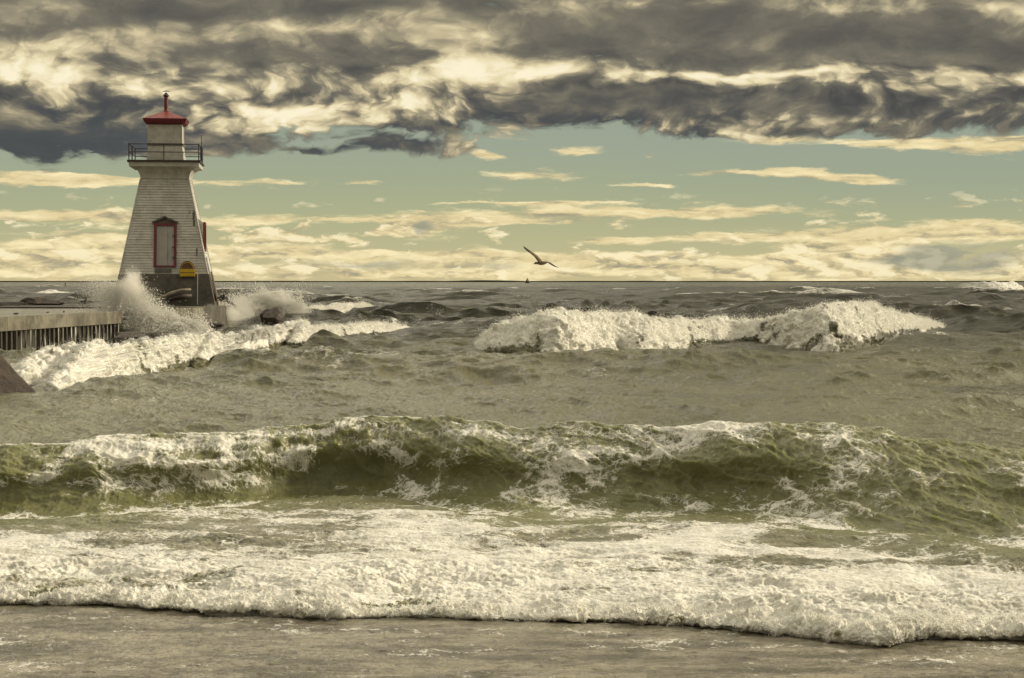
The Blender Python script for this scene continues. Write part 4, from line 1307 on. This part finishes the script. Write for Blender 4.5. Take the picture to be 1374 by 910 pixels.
# ------------------------------------------------------------------ the pier
pier = thing('pier', 'concrete pier with rusted sheet piling, wet with spilling water', 'pier', (0, 0, 0))
A0 = Vector((float(x_at(0, 50.2)), 50.2, 0)); A1 = Vector((-11.55, 69.6, 0))
dirp = (A1 - A0).normalized(); nrm_ = Vector((dirp.y, -dirp.x, 0))       # nrm_ points to the water (right)
AS = A0 - dirp * 14
LEN = (A1 - AS).length
WID = 8.2


def pier_pt(s, o, z):            # s along, o outwards
    p = AS + dirp * s + nrm_ * o
    return (p.x, p.y, z)


def slab(bm, s0, s1, o0, o1, z0, z1, n=1):
    for k in range(n):
        a = s0 + (s1 - s0) * k / n; b = s0 + (s1 - s0) * (k + 1) / n - (0.012 if n > 1 else 0)
        v = [bm.verts.new(pier_pt(*q)) for q in ((a, o0, z0), (b, o0, z0), (b, o1, z0), (a, o1, z0), (a, o0, z1), (b, o0, z1), (b, o1, z1), (a, o1, z1))]
        for f in ((0, 1, 2, 3), (4, 5, 6, 7), (0, 1, 5, 4), (1, 2, 6, 5), (2, 3, 7, 6), (3, 0, 4, 7)):
            bm.faces.new([v[i] for i in f])


bm = bmesh.new(); slab(bm, 0, LEN, -WID, -0.55, -1.0, PIER_Z - 0.06); obj('deck', bm, M_DECKC, pier)
bm = bmesh.new(); slab(bm, 0, LEN, -0.55, 0.06, 0.66, PIER_Z, 7); obj('concrete_cap', bm, M_DECKC, pier)
bm = bmesh.new()
e0 = pier_pt(LEN + 0.01, -WID, 0); e1 = pier_pt(LEN + 0.01, 0.03, 0)
poly = [e1[:2], (-11.28, 72.9), (-11.45, 77.6), (-20.5, 79.0), e0[:2]]
lo = [bm.verts.new((x, y, -1.0)) for x, y in poly]; hi = [bm.verts.new((x, y, PIER_Z - 0.004)) for x, y in poly]
bm.faces.new(lo[::-1]); bm.faces.new(hi)
for i in range(5): bm.faces.new((lo[i], lo[(i + 1) % 5], hi[(i + 1) % 5], hi[i]))
obj('end_block', bm, M_CONC, pier)
bm = bmesh.new()                  # corrugated sheet piling
s = 0.0; pts = []
while s < LEN:
    pts += [(s, 0.0), (s + 0.11, 0.0), (s + 0.16, -0.17), (s + 0.31, -0.17)]; s += 0.36
lo = [bm.verts.new(pier_pt(a, o, -1.2)) for a, o in pts]; hi = [bm.verts.new(pier_pt(a, o, 0.658)) for a, o in pts]
for i in range(len(pts) - 1): bm.faces.new((lo[i], lo[i + 1], hi[i + 1], hi[i]))
obj('sheet_piling', bm, M_PILE, pier)
bm = bmesh.new(); slab(bm, 0, LEN - 0.1, -0.52, -0.30, -1.0, 0.655); obj('core', bm, M_CONC, pier)


# ------------------------------------------------------------------ rocks
from mathutils import noise as mnoise


def rock(name, label, cat, loc, size, seed, mat, rotz=0.0, group=None, flat=0.35, sub=5):
    bm = bmesh.new()
    bmesh.ops.create_icosphere(bm, subdivisions=sub, radius=1.0)
    rr = random.Random(seed)
    planes = [(Vector((rr.uniform(-1, 1), rr.uniform(-1, 1), rr.uniform(-.7, 1))).normalized(), rr.uniform(.34, .74)) for _ in range(18)]
    off = Vector((seed * 3.1, seed * 1.7, 0))
    for v in bm.verts:
        p = v.co.copy()
        for n, d in planes:
            e = p.dot(n) - d
            if e > 0: p -= n * e * (1 - flat * 0.2)
        p += p.normalized() * (mnoise.fractal(p * 1.7 + off, 0.9, 2.0, 6) * 0.075)
        v.co = Vector((p.x * size[0], p.y * size[1], p.z * size[2]))
    o = obj(name, bm, mat, None, True)
    o.location = loc; o.rotation_euler = (0, 0, rotz)
    return tag(o, label, cat, group)


def px_loc(px, py, Y):
    return (float(x_at(px, Y)), Y, float(height_at(py, Y)))


# big reddish boulder at the left edge: a sloping slab
o = rock('boulder', 'large reddish brown boulder sloping into the foam at the left edge', 'rock', px_loc(-2, 516, 33.0), (1.75, 0.95, 0.66), 5, M_REDROCK, 0.3)
o.rotation_euler = (0.1, 0.48, 0.15)
rock('pier_rock', 'long dark flat rock leaning at the foot of the sheet piling', 'rock', px_loc(178, 456, 57.5), (0.85, 0.6, 0.46), 8, M_ROCK, 0.4, 'rocks at the foot of the pier').rotation_euler = (0, 0.25, 0.3)
rock('pier_rock', 'small rounded dark rock between the sheet piling and the flat rock', 'rock', px_loc(158, 456, 57.0), (0.36, 0.34, 0.30), 12, M_ROCK, 1.1, 'rocks at the foot of the pier')
rock('wave_rock', 'black hump of rock with pale spray behind it right of the lighthouse', 'rock', px_loc(374, 425, 78.5), (0.70, 0.6, 0.56), 15, M_ROCK, 0.7, 'rocks in the surf beside the lighthouse')
rock('wave_rock', 'smaller black rock touching the left side of the black hump', 'rock', px_loc(356, 423, 79.0), (0.46, 0.42, 0.46), 18, M_ROCK, 0.2, 'rocks in the surf beside the lighthouse')
for i, (px, py, Y, sx, sz, lab) in enumerate([
        (299, 404, 75.5, .36, .34, 'rust brown rock against the right corner of the lighthouse footing'),
        (309, 408, 75.8, .32, .22, 'low brown rock at the outer end of the lighthouse rubble'),
        (288, 401, 73.8, .28, .24, 'rough brown rock just in front of the ladder on the footing'),
        (290, 437, 70.6, .55, .26, 'dark rock half hidden by foam below the pier end')]):
    rock('footing_rock', lab, 'rock', px_loc(px, py, Y), (sx, sx * .8, sz), 30 + i, M_ROCK if i != 0 else M_REDROCK, i * 1.3, 'rubble around the lighthouse footing')
# stones along the far edge of the pier, and loose debris on the deck
mound = rock('rubble_mound', 'long low dark mound of rubble along the far edge of the pier', 'rock', (0, 0, 0), (1.25, 0.6, 0.30), 41, M_ROCK)
mound.location = px_loc(58, 408, 76.0); mound.rotation_euler = (0, 0.03, 0.1)
m2 = rock('rubble_mound', 'dark strip of rubble at the far left end of the pier', 'rock', (0, 0, 0), (1.3, 0.6, 0.16), 43, M_ROCK); m2.location = px_loc(2, 408, 74.5)
m3 = rock('rubble_mound', 'thin dark strip of rubble right of the mooring post', 'rock', (0, 0, 0), (1.0, 0.5, 0.10), 44, M_ROCK); m3.location = px_loc(130, 404, 77)
for i, (px, py, Y, sx, lab) in enumerate([(22, 416, 57.5, .15, 'flat dark stone lying on the wet pier deck, leftmost'), (64, 413.5, 60.5, .07, 'small dark stone on the wet pier deck, middle'), (86, 413.3, 61.5, .06, 'tiny dark stone on the wet pier deck, rightmost'), (140, 409, 66.0, .30, 'thin dark plank end lying on the pier deck near the splash')]):
    rr = rock('deck_stone', lab, 'stone' if i < 3 else 'plank', (float(x_at(px, Y)), Y, PIER_Z - 0.05), (sx, sx * .7, 0.055), 50 + i, M_ROCK, 0.0, 'debris on the pier deck', sub=3)
# mooring post
bol = thing('mooring_post', 'short dark iron mooring post on the far edge of the pier', 'mooring post', px_loc(115, 404.5, 76.5))
bm = bmesh.new(); lathe(bm, [(0.09, -0.1), (0.075, 0.05), (0.07, 0.12), (0.075, 0.13)], 12); obj('stem', bm, M_BROWN, bol)
bm = bmesh.new(); lathe(bm, [(0.10, 0.131), (0.13, 0.16), (0.12, 0.20), (0.05, 0.22)], 12)
tube(bm, [(-0.06, 0, 0.175), (0.20, 0, 0.185)], [0.04, 0.03], 8); obj('head', bm, M_BROWN, bol)
# curved driftwood log against the footing
bm = bmesh.new()
P_ = [on_front(xf_(213), zf(402), .30), on_front(xf_(222), zf(397.5), .34), on_front(xf_(234), zf(392.5), .36), on_front(xf_(246), zf(389.5), .36), on_front(xf_(258), zf(388.5), .34)]
tube(bm, P_, [0.05, 0.065, 0.07, 0.065, 0.045], 10)
log = obj('driftwood_log', bm, M_WOOD, None, True); log.matrix_world = tower.matrix_basis.copy()
tag(log, 'pale curved driftwood log leaning against the lighthouse footing', 'log')
bm = bmesh.new()
P_ = [on_front(xf_(228), zf(402), .25), on_front(xf_(243), zf(398), .28), on_front(xf_(259), zf(397), .25)]
tube(bm, P_, [0.09, 0.12, 0.07], 10)
log = obj('driftwood_log', bm, M_ROCK, None, True); log.matrix_world = tower.matrix_basis.copy()
tag(log, 'dark waterlogged log lying under the pale curved driftwood', 'log')

# ------------------------------------------------------------------ far things
# far shore on the horizon
bm = bmesh.new()
n = 400; D = 9000.0
prev = None
xs_ = np.linspace(-5200, 5200, n)
hs = 3.2 + 2.2 * fbm(xs_ * 0.004, xs_ * 0, 5, 0.6, 500) + 4.0 * np.exp(-((xs_ + 60) / 90) ** 2) * 0 + 3.0 * np.exp(-((xs_ - (655 - 687) / F_PX * D) / 130) ** 2)
for i in range(n):
    a = bm.verts.new((xs_[i], D, -1)); b = bm.verts.new((xs_[i], D, CAM_H + max(0.8, float(hs[i])))); c = bm.verts.new((xs_[i], D + 300, CAM_H + max(0.8, float(hs[i])) * 0.9)); e = bm.verts.new((xs_[i], D + 600, -1))
    if prev:
        for k in range(3): bm.faces.new((prev[k], prev[k + 1], (a, b, c, e)[k + 1], (a, b, c, e)[k]))
    prev = (a, b, c, e)
shore = obj('far_shore', bm, simple('far_woods', (0.035, 0.045, 0.055), 0.9, 0.3, 0.02), None)
tag(shore, 'thin dark blue wooded shore along the horizon', kind='structure')
# sailing boat on the horizon
Yb_ = 2600.0
boat = thing('sailboat', 'tiny dark sailboat on the horizon below the gull', 'sailboat', (float(x_at(707.5, Yb_)), Yb_, 0.15))
k = Yb_ / F_PX
bm = bmesh.new()
hull = [(-3.2, 0, 1.3), (-2.6, -0.9, 1.2), (0, -1.2, 1.1), (2.2, -0.8, 1.2), (3.4, 0, 1.5), (2.2, 0.8, 1.2), (0, 1.2, 1.1), (-2.6, 0.9, 1.2)]
top = [bm.verts.new(p) for p in hull]; bot = [bm.verts.new((p[0] * .75, p[1] * .6, -0.3)) for p in hull]
bm.faces.new(top); bm.faces.new(bot[::-1])
for i in range(8): bm.faces.new((top[i], top[(i + 1) % 8], bot[(i + 1) % 8], bot[i]))
obj('hull', bm, M_BROWN, boat)
bm = bmesh.new(); tube(bm, [(0.3, 0, 1.1), (0.3, 0, 7.6)], 0.09, 6); obj('mast', bm, M_BROWN, boat)


def sail(pts, name, mat):
    bm = bmesh.new()
    A, B, C_ = [Vector(p) for p in pts]
    f = [bm.verts.new(p + Vector((0, -0.03, 0))) for p in (A, B, C_)]; g = [bm.verts.new(p + Vector((0, 0.03, 0))) for p in (A, B, C_)]
    bm.faces.new(f); bm.faces.new(g[::-1])
    for i in range(3): bm.faces.new((f[i], f[(i + 1) % 3], g[(i + 1) % 3], g[i]))
    obj(name, bm, mat, boat)


sail([(0.15, 0, 1.9), (-2.6, 0.3, 1.9), (0.15, 0, 7.4)], 'mainsail', simple('dark_red_sail', (0.09, 0.05, 0.04), 0.8))
sail([(0.5, 0, 6.6), (0.6, 0.2, 1.7), (3.1, 0, 1.6)], 'jib', simple('pale_sail', (0.55, 0.48, 0.42), 0.8))
# channel marker on the horizon at left
Ym = 620.0
mk = thing('channel_marker', 'small dark channel marker buoy just below the horizon, left of the lighthouse', 'buoy', (float(x_at(88, Ym)), Ym, 0.0))
bm = bmesh.new(); lathe(bm, [(0.35, -0.3), (0.5, 0.1), (0.45, 0.4), (0.14, 0.6), (0.10, 1.2), (0.22, 1.22), (0.2, 1.5), (0.05, 1.6)], 10); obj('float', bm, M_BROWN, mk)

# ------------------------------------------------------------------ the gull
Yg_ = 55.0; u = Yg_ / F_PX
def gp(px, py, dy=0.0): return Vector(((px - 727) * u, dy, (352 - py) * u))
gull = thing('gull', 'brown winged gull gliding low above the water with raised left wing', 'bird', px_loc(727, 352, Yg_))
bm = bmesh.new()
axis = [gp(715.6, 354.3, -.02), gp(716.6, 354.1, -.02), gp(718.2, 353.3, -.015), gp(720, 353.0, -.01), gp(722, 353.2), gp(725, 353.3), gp(728, 353.1), gp(731, 352.7), gp(734, 352.4), gp(737.5, 352.6)]
rad = [.004, .012, .036, .040, .040, .058, .060, .048, .028, .012]
rings = []
for i, (p, r) in enumerate(zip(axis, rad)):
    d = (axis[min(i + 1, 9)] - axis[max(i - 1, 0)]).normalized(); s_ = d.cross(Vector((0, 0, 1))).normalized(); t_ = s_.cross(d)
    sx_ = 1.0 if i < 8 else 1.9
    rings.append([bm.verts.new(p + s_ * math.cos(k * PI / 5) * r * sx_ + t_ * math.sin(k * PI / 5) * r * (1.0 if i < 8 else .5)) for k in range(10)])
for i in range(9):
    for k in range(10): bm.faces.new((rings[i][k], rings[i][(k + 1) % 10], rings[i + 1][(k + 1) % 10], rings[i + 1][k]))
bm.faces.new(rings[0][::-1]); bm.faces.new(rings[-1])


def wing(root, mids, chords, thick, sweep, up):
    """aerofoil sections from shoulder to tip; sweep: chord direction"""
    pts = [root] + mids
    prev = None
    for p, c, th in zip(pts, chords, thick):
        sec = []
        for (q, h) in ((-.5, 0), (-.32, .9), (-.05, 1.0), (.25, .55), (.5, 0), (.25, -.10), (-.05, -.30), (-.32, -.4)):
            sec.append(bm.verts.new(p + sweep * c * q + up * th * h))
        if prev:
            for k in range(8): bm.faces.new((prev[k], prev[(k + 1) % 8], sec[(k + 1) % 8], sec[k]))
        else: bm.faces.new(sec[::-1])
        prev = sec
    bm.faces.new(prev)


sw = Vector((0.93, 0.30, 0.05)).normalized()
wing(gp(725.5, 352.4, -.02), [gp(723, 348.5, -.10), gp(719, 344, -.20), gp(714, 340.2, -.30), gp(708.5, 336.6, -.36), gp(704.5, 333.2, -.40), gp(702.2, 330.8, -.41)],
     [.17, .155, .14, .125, .11, .075, .02], [.030, .026, .022, .018, .014, .010, .004], Vector((.75, .62, .22)).normalized(), Vector((.55, -.2, .6)).normalized())
wing(gp(728.5, 352.4, .02), [gp(732, 351.4, .14), gp(736, 352.0, .30), gp(740, 354.2, .44), gp(744.5, 357.0, .56), gp(748.5, 358.4, .64), gp(751, 358.6, .68)],
     [.17, .155, .14, .125, .11, .075, .02], [.030, .026, .022, .018, .014, .010, .004], Vector((.55, -.80, .05)).normalized(), Vector((.1, .1, .98)).normalized())
bmesh.ops.recalc_face_normals(bm, faces=bm.faces)


def gull_material():
    m, t, b = material('gull_plumage')
    x, y, z = coords(t).xyz()
    tip = (z.ss(0.26, 0.36)).m('MAXIMUM', x.ss(0.36, 0.44))
    n = noise(t, coords(t), 30.0, 5, 0.6)
    base = mixc(t, n.ss(0.35, 0.65), (0.17, 0.12, 0.075), (0.26, 0.20, 0.13))
    setin(t, b.inputs['Base Color'], mixc(t, tip, base, (0.05, 0.035, 0.025))); b.inputs['Roughness'].default_value = 0.8
    return m


obj('body', bm, gull_material(), gull, True)

# ------------------------------------------------------------------ ground under and behind the water
bm = bmesh.new()
ys = [(-60, 1.6), (-20, 0.9), (-4, 0.42), (3, 0.16), (7.5, 0.02), (9.6, -0.06), (14, -0.7), (40, -2.5), (120, -6), (20000, -30)]
nx = [-9000, -400, -60, -12, -4, 4, 12, 60, 400, 9000]
g = [[bm.verts.new((x, y, z)) for x in nx] for y, z in ys]
for i in range(len(ys) - 1):
    for j in range(len(nx) - 1): bm.faces.new((g[i][j], g[i][j + 1], g[i + 1][j + 1], g[i + 1][j]))
beach = obj('beach_ground', bm, simple('wet_sand', (0.24, 0.19, 0.125), 0.5, 0.3, 1.5, (0.15, 0.12, 0.08), 0.5, bumpy=0.01), None)
tag(beach, 'wet brown sand sloping under the lake', kind='structure')

# ------------------------------------------------------------------ splashes
def burst(name, label, src, n, vmin, vmax, fan, seed, rmin, rmax, lean=(0, 0), core=0.5, group=None):
    """drops thrown up from a line of impact, frozen in flight"""
    r = np.random.default_rng(seed)
    a = np.array(src, float)
    k = r.random(n) ** 0.8
    seg = np.interp(k, np.linspace(0, 1, len(a)), np.arange(len(a)))
    i = np.clip(seg.astype(int), 0, len(a) - 2); f = (seg - i)[:, None]
    p0 = a[i] * (1 - f) + a[i + 1] * f            # x, y, z, strength
    jets = 90
    jk = r.random(jets); ja = r.normal(0, fan, jets); jd = r.normal(0, fan * 0.6, jets); js = r.uniform(0.35, 1.0, jets) ** 1.3
    j = np.argmin(np.abs(jk[None, :] - k[:, None] + r.normal(0, 0.05, (n, jets))), axis=1)
    v = (vmin + (vmax - vmin) * js[j]) * p0[:, 3]
    tt = r.random(n) ** (0.62)                     # time since impact
    jit = r.normal(0, 0.16, (n, 3)) * (0.35 + tt[:, None])
    vx = np.sin(ja[j] + lean[0]) * v; vy = np.sin(jd[j] + lean[1]) * v; vz = np.cos(ja[j]) * v
    T = 2 * vmax / 9.81 * 0.56
    th = tt * T
    pos = np.stack([p0[:, 0] + vx * th, p0[:, 1] + vy * th, p0[:, 2] + vz * th - 4.9 * th * th], -1) + jit * 0.75
    base = r.random(n) < core                       # dense froth low down
    q = np.stack([p0[:, 0] + r.normal(0, 0.28, n), p0[:, 1] + r.normal(0, 0.3, n), p0[:, 2] + np.abs(r.normal(0, 0.42, n)) * p0[:, 3]], -1)
    cl = sst(pn3(q[:, 0] * 1.6, q[:, 1] * 1.6, q[:, 2] * 1.6, seed), -0.5, 0.3)
    q[:, 2] = p0[:, 2] + (q[:, 2] - p0[:, 2]) * (0.4 + 0.9 * cl)
    pos = np.where(base[:, None], q, pos)
    dead = pos[:, 2] < -0.05
    pos[dead, 2] = np.abs(pos[dead, 2]) * 0.3
    rad_ = r.uniform(rmin, rmax, n) * np.where(base, 1.25, 1.0) * np.exp(-1.0 * tt)
    root = thing(name, label, 'splash', tuple(a[0, :3] * 0.5 + a[-1, :3] * 0.5))
    pos = pos - np.array(root.location)[None, :]
    o = droplets('drops', pos.astype(np.float32), rad_, None, None, None, root)
    return root


def mist(root, blobs_, dens, seed):
    """fine airborne spray: a cloud of droplets too small to see singly"""
    lo = np.min([np.array(c) - np.array(r) * 1.7 for c, r, w in blobs_], 0); hi = np.max([np.array(c) + np.array(r) * 1.7 for c, r, w in blobs_], 0)
    L = np.array(root.location)
    bm = bmesh.new(); box(bm, Vector((lo + hi) / 2 - L), tuple(hi - lo))
    m = bpy.data.materials.new('spray_mist'); m.use_nodes = True; t = m.node_tree
    t.nodes.remove(t.nodes['Principled BSDF'])
    c = coords(t, 'Object')
    wv = noise(t, c, 1.3, 4, 0.6, color=True)
    cw = c + (wv - (0.5, 0.5, 0.5)) * 0.9
    acc = None
    for ce, r, w in blobs_:
        q = (cw - tuple(np.array(ce) - L)) * (vec(t, 1 / r[0], 1 / r[1], 1 / r[2]))
        x, y, z = q.xyz()
        e = ((x * x + y * y + z * z) * -1.6).m('EXPONENT') * w
        acc = e if acc is None else acc + e
    n = noise(t, c, 2.6, 9, 0.74, dist=0.9)
    d = (acc + (n - 0.5) * 2.6 - 0.34).ss(0.0, 0.75) * acc.ss(0.06, 0.3) * dens
    v = t.nodes.new('ShaderNodeVolumePrincipled')
    v.inputs['Color'].default_value = (0.97, 0.95, 0.90, 1); v.inputs['Anisotropy'].default_value = 0.15
    t.links.new(d.s, v.inputs['Density'])
    t.links.new(v.outputs[0], t.nodes['Material Output'].inputs['Volume'])
    o = obj('mist', bm, m, root); o['kind'] = 'stuff'
    return o


def S_(px, py, Y, s=1.0, dz=0.0):
    return (float(x_at(px, Y)), Y, float(height_at(py, Y)) + dz, s)


sp1 = burst('wave_splash', 'tall white splash bursting against the pier in front of the lighthouse', [S_(148, 440, 60.5, .75), S_(164, 440, 61, 1.0), S_(178, 443, 61, 1.0), S_(190, 446, 61, .8), S_(212, 448, 61, .68), S_(238, 450, 61, .55), S_(262, 450, 61, .45)], 220000, 1.6, 6.0, 0.20, 3, 0.006, 0.021, (-0.08, 0))
def MB(px, py, Y, rx, ry, rz, w=1.0): return ((float(x_at(px, Y)), Y, float(height_at(py, Y))), (rx, ry, rz), w)
mist(sp1, [MB(175, 378, 61, .42, .6, .50, .8), MB(178, 390, 61, .55, .6, .55, .9), MB(168, 410, 61, .62, .7, .6, 1.0), MB(190, 428, 61, .8, .7, .55, 1.1), MB(222, 434, 61, .9, .6, .46, 1.0), MB(258, 442, 61, .7, .6, .32, .9), MB(160, 430, 61, .5, .6, .5, .9)], 3.2, 3)
sp2 = burst('wave_splash', 'wide misty splash around the black rock right of the lighthouse', [S_(266, 430, 73, .6), S_(300, 430, 75, .75), S_(330, 424, 80.5, 1.0), S_(365, 422, 81, 1.0), S_(400, 420, 81, .75)], 140000, 1.0, 4.4, 0.25, 9, 0.006, 0.020, (0, 0), 0.6)
mist(sp2, [MB(284, 421, 72.5, .55, .5, .45, 1.0), MB(312, 420, 74, .6, .5, .45, 1.0), MB(335, 406, 81, .8, .6, .42, .75), MB(372, 399, 81, .8, .6, .5, .8), MB(400, 412, 81, .7, .6, .4, .7)], 4.0, 9)
